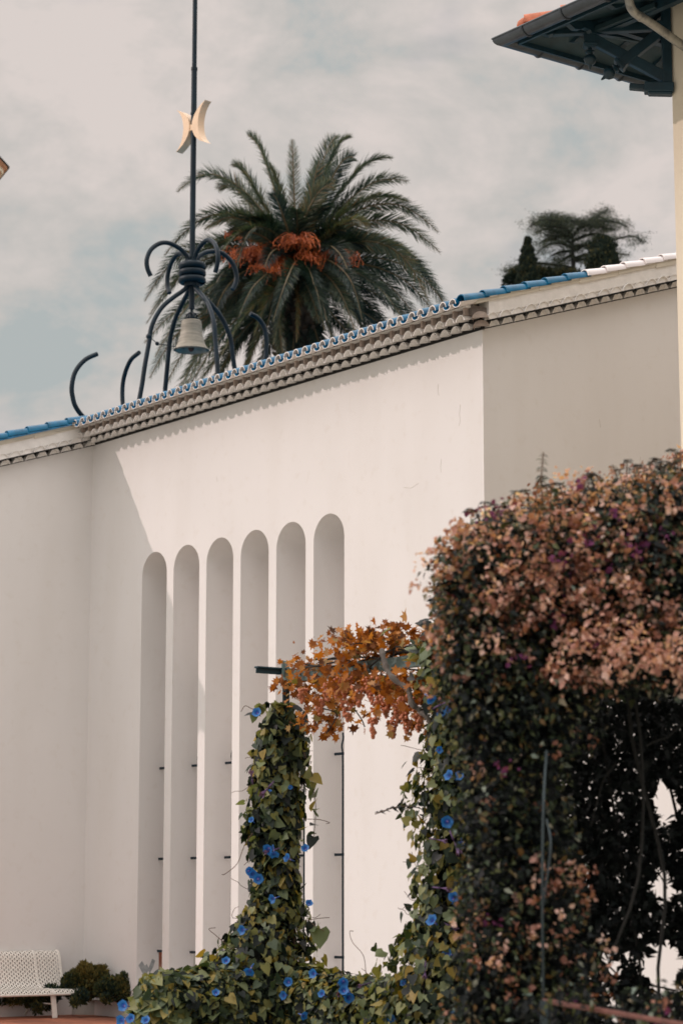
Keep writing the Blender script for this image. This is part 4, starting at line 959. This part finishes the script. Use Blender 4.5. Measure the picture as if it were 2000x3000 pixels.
for px_ in range(1650, 2400, 80):
    for py_ in (2990, 3080): blob(px_, py_+rnd.uniform(-25,25), 10.3, .15)
BC = np.array([tuple(c_) for c_, r_ in blobs]); BRr = np.array([r_ for c_, r_ in blobs]); NB = len(blobs)
for x_, y_, r_ in ((1860,2965,.10),(1920,2950,.11),(1985,2955,.12),(2040,2960,.12),(1650,2905,.05),(1710,2915,.05),(1560,2960,.1)): blobs.append((at(x_, y_, 9.75), r_))
BC = np.array([tuple(c_) for c_, r_ in blobs]); BRr = np.array([r_ for c_, r_ in blobs]); NB = len(blobs)
wts = BRr**2; wts = wts/wts.sum()
def blob_points(n, inner=.0):
    i = rng.choice(NB, n, p=wts); u = nrm(rng.normal(size=(n,3))); k_ = 1 - (rng.random(n)**2)*(.30+inner)
    p = BC[i] + u*(BRr[i]*k_)[:,None]
    return p, u, i
def screen(p):
    q_ = p - np.array([0,0,EYE]); f_ = q_[:,1]*cos(TH) + q_[:,2]*sin(TH); u = -q_[:,1]*sin(TH) + q_[:,2]*cos(TH)
    return 1000 + F*q_[:,0]/f_, 1500 - F*u/f_
nzp = lambda p, f_, s_: np.sin(p[:,0]*f_+s_)*np.sin(p[:,1]*f_*1.1+s_*2)+np.sin(p[:,2]*f_*.9+s_*3)+.5*np.sin(p[:,0]*f_*2.3+p[:,2]*f_*2.1+s_)
i_ = rng.choice(NB, 24000, p=wts); p = BC[i_] + nrm(rng.normal(size=(24000,3)))*(BRr[i_]*.62*rng.random(24000)**.5)[:,None]
leaves('shaded_foliage', OVAL, p, nrm(rng.normal(size=p.shape)), .062, M['bleaf'], bg_, droop=.5, rand=1, tint=rng.random(24000)*.10).matrix_parent_inverse = Matrix.Translation(-bg_.location)  # core leaves tinted near black, painting shade into the heap
p, u, bi = blob_points(60000)
leaves('foliage', OVAL, p, u, .034, M['bleaf'], bg_, droop=.5, rand=.9).matrix_parent_inverse = Matrix.Translation(-bg_.location)
# papery bracts in clusters, thick on the canopy, thin on the curtain
p, u, bi = blob_points(7600); hz_ = p[:,2]
dens = np.clip((hz_-2.5)/.5, 0, 1)*.95 + .19 + .22*(nzp(p, 3.1, 1.0) > .7) - .35*((p[:,0] < .95) & (hz_ < 3.0) & (hz_ > 2.4))
keep = (rng.random(len(p)) < dens*np.where(nzp(p, 5.3, 2.2) > -.05, 1, np.where(hz_ > 3.15, .5, .10))) & (u[:,2] > -.75)
p = p[keep]; u = u[keep]
k = 9; pc = np.repeat(p + u*.035, k, axis=0) + rng.normal(size=(len(p)*k, 3))*.021; uc = nrm(np.repeat(u, k, axis=0) + rng.normal(size=(len(p)*k,3))*.7)
tb = np.clip(np.repeat(rng.random(len(p))*.75, k) + rng.normal(size=len(p)*k)*.14, 0, .93); pur = np.repeat((rng.random(len(p)) < .05), k); tb[pur] = .97
# hanging clusters at the canopy's lower rim
hc = [(1805,1965),(1790,1900),(1830,1880),(1900,1920),(1925,1940),(1955,1925),(1985,1900),(1870,1870),(1640,1950),(1700,1890),(1985,1950),(1760,1850)]
P = []
for x_, y_ in hc:
    c_ = at(x_, y_, 10.2)
    for _ in range(38): P.append(tuple(c_ + Vector((rnd.gauss(0,.034), rnd.gauss(0,.04), rnd.gauss(0,.045)))))
P = np.array(P); pc = np.concatenate([pc, P]); uc = np.concatenate([uc, nrm(rng.normal(size=P.shape)+np.array([-.5,-.6,0]))]); tb = np.concatenate([tb, .2+.6*rng.random(len(P))])
leaves('bracts', BRACT, pc, uc, .027, M['bract'], bg_, droop=.35, rand=.7, tint=tb, sj=.3).matrix_parent_inverse = Matrix.Translation(-bg_.location)
# arbour interior with gaps: stems, and leaves tinted near black in place of shade
n_ = 84000; p = np.stack([rng.uniform(.72, 3.6, n_), rng.uniform(11.9, 13.9, n_), rng.uniform(.2, 3.25, n_)], axis=1)
sx_, sz_ = p[:,0]*12.9/p[:,1], 1.7+(p[:,2]-1.7)*12.9/p[:,1]
holes = .95*nzp(np.stack([sx_, sz_*0+3, sz_*.75], axis=1), 7.5, .7) + 1.0*nzp(np.stack([sx_, sz_*0+1, sz_*.8], axis=1), 21., 2.)
lim = np.clip(1.15 + (p[:,2]-1.9)*3.0, .96, 99) + np.clip((.95-p[:,2])*4, 0, 9) + np.clip((1.35-p[:,0])*3.5, 0, 9)
keep = holes < lim; p = p[keep]
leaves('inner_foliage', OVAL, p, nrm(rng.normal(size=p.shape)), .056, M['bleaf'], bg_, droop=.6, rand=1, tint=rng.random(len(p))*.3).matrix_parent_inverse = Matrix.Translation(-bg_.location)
q = MB()
for i in range(17):
    x_ = rnd.uniform(.9, 3.2); y_ = rnd.uniform(11.6, 13.4); q.tube(catmull([Vector((x_+rnd.gauss(0,.08), y_+rnd.gauss(0,.05), z_)) for z_ in (0,.6,1.2,1.8,2.5,3.1)], 4), rnd.uniform(.004,.011), 5)
for i in range(70):
    x_ = rnd.uniform(1.0, 3.2); z_ = rnd.uniform(.6,2.6); tendril(q, (x_, rnd.uniform(11.6,13.2), z_), (rnd.gauss(0,1), 0, rnd.gauss(0,1)), rnd.uniform(.3,.8), r=.005, curl=.25)
par(q.build('stem', M['darkbark'], smooth=True), bg_)
q = MB(); q.tube(catmull([at(1590,3150,10.35), at(1590,2900,10.25), at(1588,2700,10.1), at(1588,2500,10.05), at(1592,2330,10.1), at(1600,2200,10.3)], 5), .0055, 8)
q.tube(catmull([at(1590,2650,10.08), at(1612,2480,10.1), at(1600,2400,10.2)], 5), .005, 6); par(q.build('trunk', M['palestem'], smooth=True), bg_)
def sprig(pts, Y_, size, n2, name='shoot', tint=.6):
    c_ = catmull([at(x_, y_, Y_) for x_, y_ in pts], 6); q = MB(); q.tube(c_, .0035, 5); par(q.build(name, M['twig']), bg_)
    P = []; O = []
    for i in range(n2):
        p_ = c_[int((i+.5)/n2*(len(c_)-1))]
        for sg_ in (-1, 1): P.append(tuple(p_)); O.append((sg_*1., rnd.gauss(-.3,.3), .5))
    P = np.array(P); O = np.array(O, float); ax = O + np.array([0,0,-.7]) + rng.normal(size=O.shape)*.15
    scatter('shoot_leaves', OVAL, P, ax, nrm(O*np.array([.3,1,1])+np.array([0,-.5,1])), np.full(len(P), size)*rng.uniform(.7,1.2,len(P)), np.clip(tint+rng.normal(size=len(P))*.15, 0, .9), M['bleaf'], bg_).matrix_parent_inverse = Matrix.Translation(-bg_.location)
sprig([(1588,1470),(1583,1420),(1587,1370),(1590,1325)], 10.5, .032, 12, tint=.75)
sprig([(1808,1405),(1800,1380),(1793,1362)], 10.5, .03, 5)
sprig([(1225,2366),(1180,2362),(1140,2370),(1098,2385)], 14.6, .055, 7, tint=.3)
sprig([(1330,1640),(1295,1620),(1278,1640),(1272,1665)], 10.6, .038, 8, tint=.3)
sprig([(1340,1720),(1310,1690),(1290,1700),(1292,1735)], 10.6, .035, 7, tint=.3)
sprig([(1400,1520),(1390,1500),(1375,1490),(1365,1505)], 10.6, .035, 7, tint=.4)
sprig([(1725,1440),(1720,1395),(1740,1390),(1755,1410)], 10.5, .038, 8, tint=.35)
sprig([(1860,1400),(1855,1370),(1870,1362),(1885,1380)], 10.5, .038, 8, tint=.35)
sprig([(1940,1385),(1930,1360),(1950,1352),(1968,1370)], 10.5, .038, 8, tint=.35)
for i in range(20):
    x_ = rnd.uniform(1300, 1995); y_ = topline(x_) + rnd.uniform(-6, 30); dx_ = rnd.uniform(-30, 30); h_ = rnd.uniform(25, 62)
    sprig([(x_, y_+40), (x_+dx_*.3, y_-h_*.4), (x_+dx_*.8, y_-h_), (x_+dx_*1.5, y_-h_*.85)], rnd.uniform(10.4, 11.4), .034, rnd.randint(5, 8), tint=rnd.uniform(.25,.6))
for i in range(10):
    y_ = rnd.uniform(1600, 2000); x_ = 1300 + rnd.uniform(-10, 30) + max(0, y_-1900)*.4
    sprig([(x_+60, y_), (x_+10, y_-20), (x_-rnd.uniform(5,35), y_-5), (x_-rnd.uniform(15,45), y_+rnd.uniform(10,35))], rnd.uniform(10.4, 11.2), .034, rnd.randint(5, 8), tint=rnd.uniform(.25,.6))
q = MB(); q.bar(at(1595,2932,10.0), at(2060,3012,9.3), .030, .018); 
rr = q.build('rail', M['rail'], bevel=.003); hr = empty('handrail', 'rusty pink handrail at the foot of the bougainvillea', 'handrail', at(1590,2930,10.0).xy.to_3d()); par(rr, hr)
for x_, y_, Y_ in ((1592, 2932, 9.96), (2040, 2996, 9.34)):
    a_ = at(x_, y_, Y_); q = MB(); q.bar(a_, Vector((a_.x, a_.y, 0)), .03, .03); par(q.build('support', M['palestem']), hr)

# ------------------------------------------------------------------ shrubs in the planter
def bush(name, label, cat, blist, Y_, n, size, m_, tpl=OVAL, up=1.0, group=None):
    c_ = at(blist[0][0], blist[0][1], Y_); o_ = empty(name, label, cat, (c_.x, c_.y, .25), group)
    B_ = [(at(x_, y_, Y_+dy_), r_) for x_, y_, r_, dy_ in blist]; w = np.array([r_**2 for _, r_ in B_]); w /= w.sum()
    i = rng.choice(len(B_), n, p=w); u = nrm(rng.normal(size=(n,3))); P = np.array([tuple(B_[j][0]) for j in i]) + u*(np.array([B_[j][1] for j in i])*(1-.35*rng.random(n)**1.5))[:,None]
    ax = u + np.array([0,0,up]) + rng.normal(size=(n,3))*.4
    t_ = np.clip(.5 + .35*rng.normal(size=n)*.6 + .25*nzp(P, 6., 1.), 0, 1)
    scatter('foliage', tpl, P, ax, nrm(rng.normal(size=(n,3))), size*rng.uniform(.6,1.3,n), t_, m_, o_).matrix_parent_inverse = Matrix.Translation(-o_.location)
    q = MB()
    for k_ in range(9):
        j = rnd.randrange(len(B_)); q.tube([Vector((c_.x, c_.y+.1, .2)), (Vector((c_.x, c_.y, .3))+B_[j][0])/2, B_[j][0]], .012, 5)
    par(q.build('stem', M['twig']), o_); return o_
bush('shrub', 'rounded dark green shrub in the planter, directly beside the bench end', 'shrub', [(228,2872,.15,0),(206,2878,.11,0),(250,2850,.11,0),(272,2858,.12,0),(298,2870,.11,0),(218,2898,.15,0),(255,2895,.17,0),(238,2922,.10,-.25),(222,2938,.06,-.35),(288,2838,.035,0),(304,2840,.04,0),(246,2830,.05,0),(236,2846,.06,0),(195,2900,.09,0),(286,2895,.12,0),(262,2836,.04,0)], 33.75, 7600, .055, M['shrub'], group='shrubs in the planter')
bush('shrub', 'lower olive shrub in the planter, between the round shrub and the vines', 'shrub', [(345,2888,.13,0),(318,2882,.10,0),(372,2880,.14,0),(332,2908,.12,-.1),(300,2902,.11,-.1),(360,2908,.12,-.1),(312,2926,.07,-.2),(380,2852,.035,0),(400,2885,.14,0),(385,2866,.07,0)], 33.6, 6000, .052, M['shrub'], group='shrubs in the planter')
bush('shrub', 'straggly shrub trailing over the planter behind the bench legs', 'shrub', [(105,2930,.13,0),(135,2935,.12,0),(75,2925,.12,0),(150,2915,.13,0),(110,2955,.07,-.2),(40,2920,.12,0),(5,2918,.12,0)], 33.7, 2600, .06, M['shrub'], group='shrubs in the planter')

# ------------------------------------------------------------------ the date palm behind the chapel
YPM = 50.0; PC = at(872, 775, YPM)
palm = empty('palm_tree', 'tall date palm with orange fruit stalks rising behind the chapel roof', 'palm', (PC.x, PC.y, 0))
LF = (np.array([(-.5,0,0), (.5,0,0), (-.42,.5,.35), (.42,.5,.35), (0,1,-.3), (0,0,-.45), (0,.5,-.15)]), None)
def frond(rach, Lmax, twist, tint0, npair=112, parent=palm):
    """rach = list of points along the midrib"""
    n = len(rach); R_ = np.array([tuple(p_) for p_ in rach]); tg = np.gradient(R_, axis=0); tg = nrm(tg)
    ts = np.linspace(.13, .995, npair); V = []; Fc = []; T = []; 
    seg = ts*(n-1); i0 = np.clip(seg.astype(int), 0, n-2); fr = (seg-i0)[:,None]
    P = R_[i0]*(1-fr) + R_[i0+1]*fr; TG = nrm(tg[i0]*(1-fr)+tg[i0+1]*fr)
    side = np.cross(TG, np.array([0,0,1.])); bad = np.linalg.norm(side, axis=1) < .15
    side[bad] = np.array([1.,0,0]); side = nrm(side); upv_ = np.cross(side, TG)
    tw_ = twist + .5*(ts-.5)
    s2 = side*np.cos(tw_)[:,None] + upv_*np.sin(tw_)[:,None]; u2 = -side*np.sin(tw_)[:,None] + upv_*np.cos(tw_)[:,None]
    Ll = Lmax*np.clip(ts/.3, 0, 1)**.6*(1-.42*ts**2)*(1-ts**12*.75)
    pos = []; ax = []; no = []; sz = []; ti = []
    for sg_ in (-1, 1):
        for rep in (0, 1):
            fan = rng.normal(size=npair)*.10; lift = .30 + rng.normal(size=npair)*.30
            fw = .75 + .9*ts
            dr = TG*fw[:,None] + s2*(sg_*(1.0+fan))[:,None] + u2*lift[:,None]
            dr = nrm(dr) + np.array([0,0,-.10])
            pos.append(P + TG*rng.normal(size=(npair,1))*.012); ax.append(dr); no.append(u2 + rng.normal(size=(npair,3))*.35); sz.append(Ll*(1+rng.normal(size=npair)*.10)); ti.append(np.clip(tint0 + rng.normal(size=npair)*.16, 0, 1))
    pos = np.concatenate(pos); ax = np.concatenate(ax); no = np.concatenate(no); sz = np.concatenate(sz); ti = np.concatenate(ti)
    tv = np.array([(-.013,0,0), (.013,0,0), (-.017,.45,.015), (.017,.45,.015), (0,1,-.06), (0,.0,-.02), (0,.45,-.015)]); tf = [(0,5,6,2), (5,1,3,6), (2,6,4), (6,3,4)]
    o = scatter('frond', (tv, tf), pos, ax, no, sz, ti, M['frond'], parent); o.matrix_parent_inverse = Matrix.Translation(-parent.location)
    q = MB(); rad = [.030*(1-.8*i/(n-1))+.004 for i in range(n)]; q.tube([Vector(p_) for p_ in rach], rad, 5)
    m_ = q.build('rachis', M['rachis'], smooth=True); m_.parent = o; m_.matrix_parent_inverse = Matrix.Identity(4)
    return o
def bez(a, b_, c_, n=20):                           # passes through b_ near its middle, tip drooping
    k_ = b_*2 - (a+c_)*.5; P_ = [a*(1-t_)**2 + k_*2*t_*(1-t_) + c_*t_*t_ for t_ in np.linspace(0, 1, n)]
    Lh = abs(c_.x-a.x); return [p_ - Z*(.10*min(1, Lh/1.5)*max(0, (i/(n-1)-.72)/.28)**1.6*(c_-a).length) for i, p_ in enumerate(P_)]
HUB = (872, 800)
FR = [ # mid px, tip px, depth of the tip, length of leaflets, tint
 ((795,560),(727,362),.6,.36,.45), ((765,620),(683,448),-.5,.34,.5), ((700,590),(520,520),.3,.38,.42), ((735,640),(640,515),1.0,.36,.5), ((690,665),(482,712),-.2,.40,.38),
 ((690,735),(430,905),.2,.40,.35), ((640,790),(440,880),.9,.38,.45), ((660,815),(455,1000),-.9,.38,.35), ((680,860),(478,1100),-.3,.4,.55), ((735,890),(530,1130),-1.0,.4,.45), ((760,905),(620,1110),.4,.4,.5), ((790,930),(700,1110),-.8,.38,.6),
 ((862,585),(856,405),.3,.28,.55), ((945,560),(1022,372),.2,.42,.40), ((925,570),(985,372),1.0,.40,.45), ((960,580),(1035,432),-.7,.38,.35), ((995,610),(1148,418),.2,.40,.35), ((1010,640),(1195,488),.5,.40,.40), ((1010,660),(1198,552),-.4,.42,.50), ((1065,650),(1283,640),.1,.40,.42), ((1060,690),(1288,700),-.5,.42,.50),
 ((1090,745),(1255,845),-.9,.40,.60), ((1080,735),(1270,800),.5,.40,.45), ((1120,800),(1322,882),.4,.42,.35), ((1090,820),(1290,905),-.6,.40,.30), ((1040,840),(1200,935),-1.2,.40,.30), ((1030,850),(1140,980),.3,.40,.25), ((1060,830),(1240,930),1.0,.40,.22),
 ((830,620),(790,470),-.9,.36,.5), ((905,620),(935,460),-1.2,.38,.5), ((745,690),(600,640),-1.3,.38,.5), ((990,700),(1075,640),-2.0,.36,.6), ((760,720),(655,700),-2.2,.36,.45),
 ((870,850),(868,1000),-1.9,.30,.75), ((900,850),(935,935),-2.0,.34,.45), ((845,850),(800,1000),-1.9,.34,.45), ((960,810),(1045,960),-2.0,.36,.5), ((810,840),(745,960),-2.1,.36,.6), ((900,640),(980,520),-1.7,.38,.62), ((820,900),(840,1100),-1.4,.34,.5), ((780,860),(650,1000),-1.8,.36,.5), ((930,870),(990,1040),-1.6,.34,.3),
 ((720,960),(560,1120),.2,.4,.5), ((700,900),(500,1180),.5,.4,.5), ((640,850),(425,960),.6,.4,.35), ((620,900),(440,1060),-.3,.4,.4), ((660,950),(500,1160),-.6,.4,.4), ((720,980),(590,1180),.7,.4,.3), ((800,990),(740,1150),.3,.4,.2), ((860,980),(850,1150),-.8,.4,.2), ((920,960),(960,1110),-.6,.4,.2), ((980,930),(1080,1050),-.5,.4,.2), ((1040,900),(1180,990),.2,.4,.2), ((1010,880),(1120,1010),1.0,.4,.15), ((620,760),(425,840),.9,.4,.3), ((1120,770),(1300,850),.9,.4,.3)]
for (mx_, my_), (tx_, ty_), dy_, ll_, ti_ in FR:
    b_ = at(HUB[0]+(mx_-HUB[0])*.10, HUB[1]+(my_-HUB[1])*.10, YPM + dy_*.08); m_ = at(mx_, my_, YPM + dy_*.62); t_ = at(tx_, ty_, YPM + dy_)
    if ty_ < 960: m_ = m_ + Z*(.10*(t_-b_).length*min(1, abs(t_.x-b_.x)/1.4)); t_ = t_ + Vector((0,0,0))
    frond(bez(b_, m_, t_), ll_*1.22, rng.normal()*.35 + (.75 if rng.random() < .5 else -.75), ti_ + .10)
for i in range(52):                                  # the rest of the crown, all round
    az = rng.uniform(0, 2*pi); el = rng.uniform(-.75, 1.25) if i > 10 else rng.uniform(.9, 1.3)
    Lf = rng.uniform(2.3, 3.0); h_ = Vector((cos(az), sin(az), 0))
    if abs(h_.x) > .5 and el > .2: Lf *= .8
    if el > .8: Lf *= .85
    p_ = Vector(PC) + Z*(-.15) + h_*.15; pts = [p_.copy()]; e_ = el
    for k_ in range(16): pts.append(pts[-1] + (h_*cos(e_) + Z*sin(e_))*Lf/16); e_ -= rng.uniform(.05, .10)*(1.2 if el > 0 else .6)
    frond(pts, .48, rng.normal()*.5, rng.uniform(.0,.42), npair=88)
q = MB()
tp = [(.50, 0), (.46, 2), (.42, PC.z*.5), (.42, PC.z-2.2), (.50, PC.z-1.6), (.56, PC.z-.9), (.45, PC.z-.35), (.18, PC.z+.1), (.01, PC.z+.3)]
q.lathe((PC.x, PC.y, 0), tp, 20)
for i in range(220):                                 # stubs of cut leaf bases
    z_ = PC.z - 3.2 + i*.0145; a_ = i*2.399; r_ = .42 + .1*max(0, 1-abs(PC.z-1.1-z_)); c_ = Vector((PC.x+cos(a_)*r_, PC.y+sin(a_)*r_, z_))
    q.bar(c_, c_+Vector((cos(a_)*.13, sin(a_)*.13, .15)), .10, .05)
par(q.build('trunk', M['palmbark']), palm)
def fruit(px_, py_, Y_, spread, n_, dirx=0, drop=1.):
    c_ = at(px_, py_, Y_); q = MB(); root = Vector(PC) + Z*.05
    st = catmull([root, (root+c_)/2 + Z*.12, c_], 5); q.tube(st, .028, 6)
    for i in range(n_):
        a_ = rnd.random()*2*pi; s_ = spread*rnd.uniform(.3, 1.05)**1.1; h_ = Vector((cos(a_)+dirx, sin(a_)*.7-.25, 0))
        t0 = st[rnd.randrange(max(1, len(st)-6), len(st))]; rise = rnd.uniform(.05,.55)*spread; dn = rnd.uniform(.1,.9)*drop
        w1 = Vector((rnd.gauss(0,.04), rnd.gauss(0,.04), rnd.gauss(0,.04)))
        P_ = [t0, t0 + h_*s_*.35 + Z*(rise*.7), t0 + h_*s_*.7 + Z*(rise*.6) + w1, t0 + h_*s_*.95 + Z*(rise*.2 - s_*.3*dn) - w1, t0 + h_*s_*1.05 + Z*(-s_*dn*.8)]
        c4 = catmull(P_, 3); q.tube(c4, .0062, 3, caps=False)
        for j in range(3): q.ball(c4[-1-j*2] + Vector((rnd.gauss(0,.012), 0, rnd.gauss(0,.012))), .014, seg=4, rings=3)
    par(q.build('fruit_stalk', M['fruitstalk']), palm)
fruit(730, 752, 48.5, .56, 105, -.1); fruit(692, 748, 48.8, .40, 50, -.3); fruit(868, 708, 48.3, .50, 95, 0, .8); fruit(995, 757, 48.5, .48, 105, .1, 1.); fruit(800, 800, 48.2, .36, 50); fruit(668, 690, 49.5, .16, 24)
fruit(905, 760, 48.3, .30, 36); fruit(770, 790, 48.3, .34, 50, -.2)
for mx_, my_, tx_, ty_, dy_ in ((850,820,800,930,-2.5),(910,830,950,950,-2.4),(780,830,700,900,-2.2),(985,800,1060,900,-2.2),(830,660,800,560,-1.9),(760,690,690,790,-2.0)):
    frond(bez(at(872, 770, YPM-.2), at(mx_, my_-25, YPM+dy_*.8), at(tx_, ty_, YPM+dy_)), .40, rng.normal()*.6, rng.uniform(.3,.65), npair=84)

# ------------------------------------------------------------------ far trees at the right
def pad_tree(name, label, cat, base_px, Yt, limbs, trunk, pads, m_):
    B0 = at(*base_px, Yt); o_ = empty(name, label, cat, (B0.x, B0.y, 0))
    q = MB(); tp_ = [at(x_, y_, Yt) for x_, y_ in trunk]; q.tube([Vector((tp_[0].x, tp_[0].y, 0))] + catmull(tp_, 4), [.34] + [.13 - .07*i/(4*(len(tp_)-1)) for i in range(4*(len(tp_)-1)+1)], 8)
    par(q.build('trunk', M['darkbark'], smooth=True), o_)
    P = []; A = []
    for lb in limbs:
        pts_, dens, dep = lb; n = len(pts_); L_ = [at(x_, y_, Yt + dep*i/(n-1)) for i, (x_, y_) in enumerate(pts_)]
        c_ = catmull(L_, 6); q = MB(); q.tube(c_, [.075*(1-.8*i/(len(c_)-1))+.012 for i in range(len(c_))], 5); par(q.build('limb', M['darkbark']), o_)
        ns = int(dens*31)
        for k_ in range(ns):
            t_ = .12+.88*rnd.random(); i = min(len(c_)-2, int(t_*(len(c_)-1))); ctr = c_[i] + Vector((rnd.gauss(0,.22), rnd.gauss(0,.35), rnd.gauss(.02,.08)))
            d_ = (c_[i+1]-c_[i]).normalized()
            for j in range(26):
                P.append(tuple(ctr + Vector((rnd.gauss(0,.13), rnd.gauss(0,.13), rnd.gauss(-.02,.045))))); A.append(tuple(d_ + Vector((rnd.gauss(0,.8), rnd.gauss(0,.8), rnd.gauss(-.25,.35)))))
            if rnd.random() < .35:
                for j in range(9): P.append(tuple(ctr + Vector((rnd.gauss(0,.03), 0, -.05-.035*j)))); A.append((rnd.gauss(0,.3), 0, -1))
    P = np.array(P); A = np.array(A)
    scatter('crown', (OVAL[0]*np.array([.6,1,1]), OVAL[1]), P, A, nrm(rng.normal(size=P.shape)), rng.uniform(.045,.10,len(P)), np.clip(.55+.3*rng.normal(size=len(P)), 0, 1), m_, o_).matrix_parent_inverse = Matrix.Translation(-o_.location)
    return o_
cedar_limbs = [([(1677,692),(1655,667),(1625,648),(1590,643),(1550,664)], 3.2, -1.5), ([(1665,680),(1630,655),(1605,640),(1578,634)], 2.6, .8), ([(1640,662),(1625,648),(1630,640)], 1.4, .5),
 ([(1677,692),(1700,664),(1735,642),(1765,622),(1780,613)], 2.2, .8), ([(1700,664),(1750,648),(1800,650),(1836,664)], 2.8, -1.5), ([(1690,672),(1720,655),(1745,655),(1770,668),(1800,675)], 2.2, 1.2), ([(1735,642),(1755,635),(1785,648)], 1.2, .3),
 ([(1679,722),(1730,716),(1790,704),(1850,692),(1884,710)], 2.8, -1.0), ([(1678,705),(1715,690),(1745,684),(1772,690)], 1.6, .7), ([(1677,700),(1640,684),(1600,672),(1570,680)], 2.0, 1.0), ([(1677,735),(1640,738),(1612,750)], 1.2, -.5), ([(1676,700),(1670,680),(1680,655),(1672,645)], 2.0, .2), ([(1596,646),(1630,640),(1665,646),(1700,652)], 3.0, .6), ([(1560,655),(1600,662),(1650,668)], 2.4, -.8), ([(1700,655),(1745,662),(1790,672)], 2.2, -.6), ([(1630,700),(1600,702),(1575,715)], 1.6, .5), ([(1677,728),(1640,712),(1600,718),(1572,745)], 2.0, -1.2), ([(1677,745),(1650,760),(1625,780)], 1.8, 1), ([(1677,720),(1655,700),(1630,690),(1600,690)], 1.6, .8),
 ([(1679,785),(1640,778),(1570,770),(1520,776),(1476,797)], 3.0, -1), ([(1679,790),(1630,790),(1570,795),(1510,805)], 3.0, .5), ([(1679,758),(1720,745),(1790,742),(1842,747)], 1.6, 1), ([(1679,765),(1720,760),(1745,775)], 1.2, .4), ([(1678,735),(1705,722),(1722,700)], 1.2, .4), ([(1679,800),(1640,810),(1590,822)], 2.4, .4)]
pad_tree('cedar_tree', 'distant cedar with wide flat branches beyond the white verge tiles', 'cedar', (1679, 860), 100.0, cedar_limbs, [(1679,870),(1679,794),(1676,740),(1677,690)], None, M['cedar'])
def cypress(label, px_, ytop, ybot, hw, Yt, shape):
    T_ = at(px_, ytop, Yt); o_ = empty('cypress_tree', label, 'cypress', (T_.x, T_.y, 0)); sc_ = Yt/F; H_ = (ybot-ytop)*sc_; n = 9000
    t_ = rng.random(n)**.8; R_ = hw*sc_*np.array([shape(x_) for x_ in t_]); a_ = rng.uniform(0, 2*pi, n); k_ = (1-.3*rng.random(n)**2)*(1+.14*np.sin(a_*5+t_*19)+.10*rng.normal(size=n))
    P = np.stack([T_.x+np.cos(a_)*R_*k_, T_.y+np.sin(a_)*R_*k_, T_.z-t_*H_], axis=1)
    ax = np.stack([np.cos(a_)*.5, np.sin(a_)*.5, np.ones(n)], axis=1) + rng.normal(size=(n,3))*.4
    scatter('crown', OVAL, P, ax, nrm(np.stack([np.cos(a_), np.sin(a_), a_*0], axis=1)+rng.normal(size=(n,3))*.4), rng.uniform(.08,.2,n), np.clip(.4+.3*rng.normal(size=n), 0, 1), M['cypress'], o_).matrix_parent_inverse = Matrix.Translation(-o_.location)
    q = MB(); q.lathe((T_.x, T_.y, 0), [(.22, 0), (.16, T_.z-H_), (.5*hw*sc_, T_.z-H_*.7), (.02, T_.z-.3)], 10); par(q.build('trunk', M['darkbark']), o_)
cypress('narrow pointed cypress at the left of the distant cedar', 1544, 700, 850, 24, 96.0, lambda x_: .05 + .80*min(1, (x_*2.1)**.9) + (.9*max(0, x_-.55)) + .09*sin(x_*31))
cypress('stout rounded cypress in front of the right side of the distant cedar', 1762, 696, 900, 45, 96.0, lambda x_: min(1, (1-(1-min(1, x_*2.6))**2.2)**.5*1.0 + .05*sin(x_*20)))
bush('evergreen_bush', 'dark evergreen bush below the narrow cypress, just over the blue verge tiles', 'bush', [(1545,812,.55,0),(1520,818,.5,0),(1570,815,.5,.3),(1600,825,.6,.5),(1640,828,.6,.6),(1500,828,.4,0),(1680,830,.6,.6)], 98.0, 9000, .14, M['cypress'], up=.3)
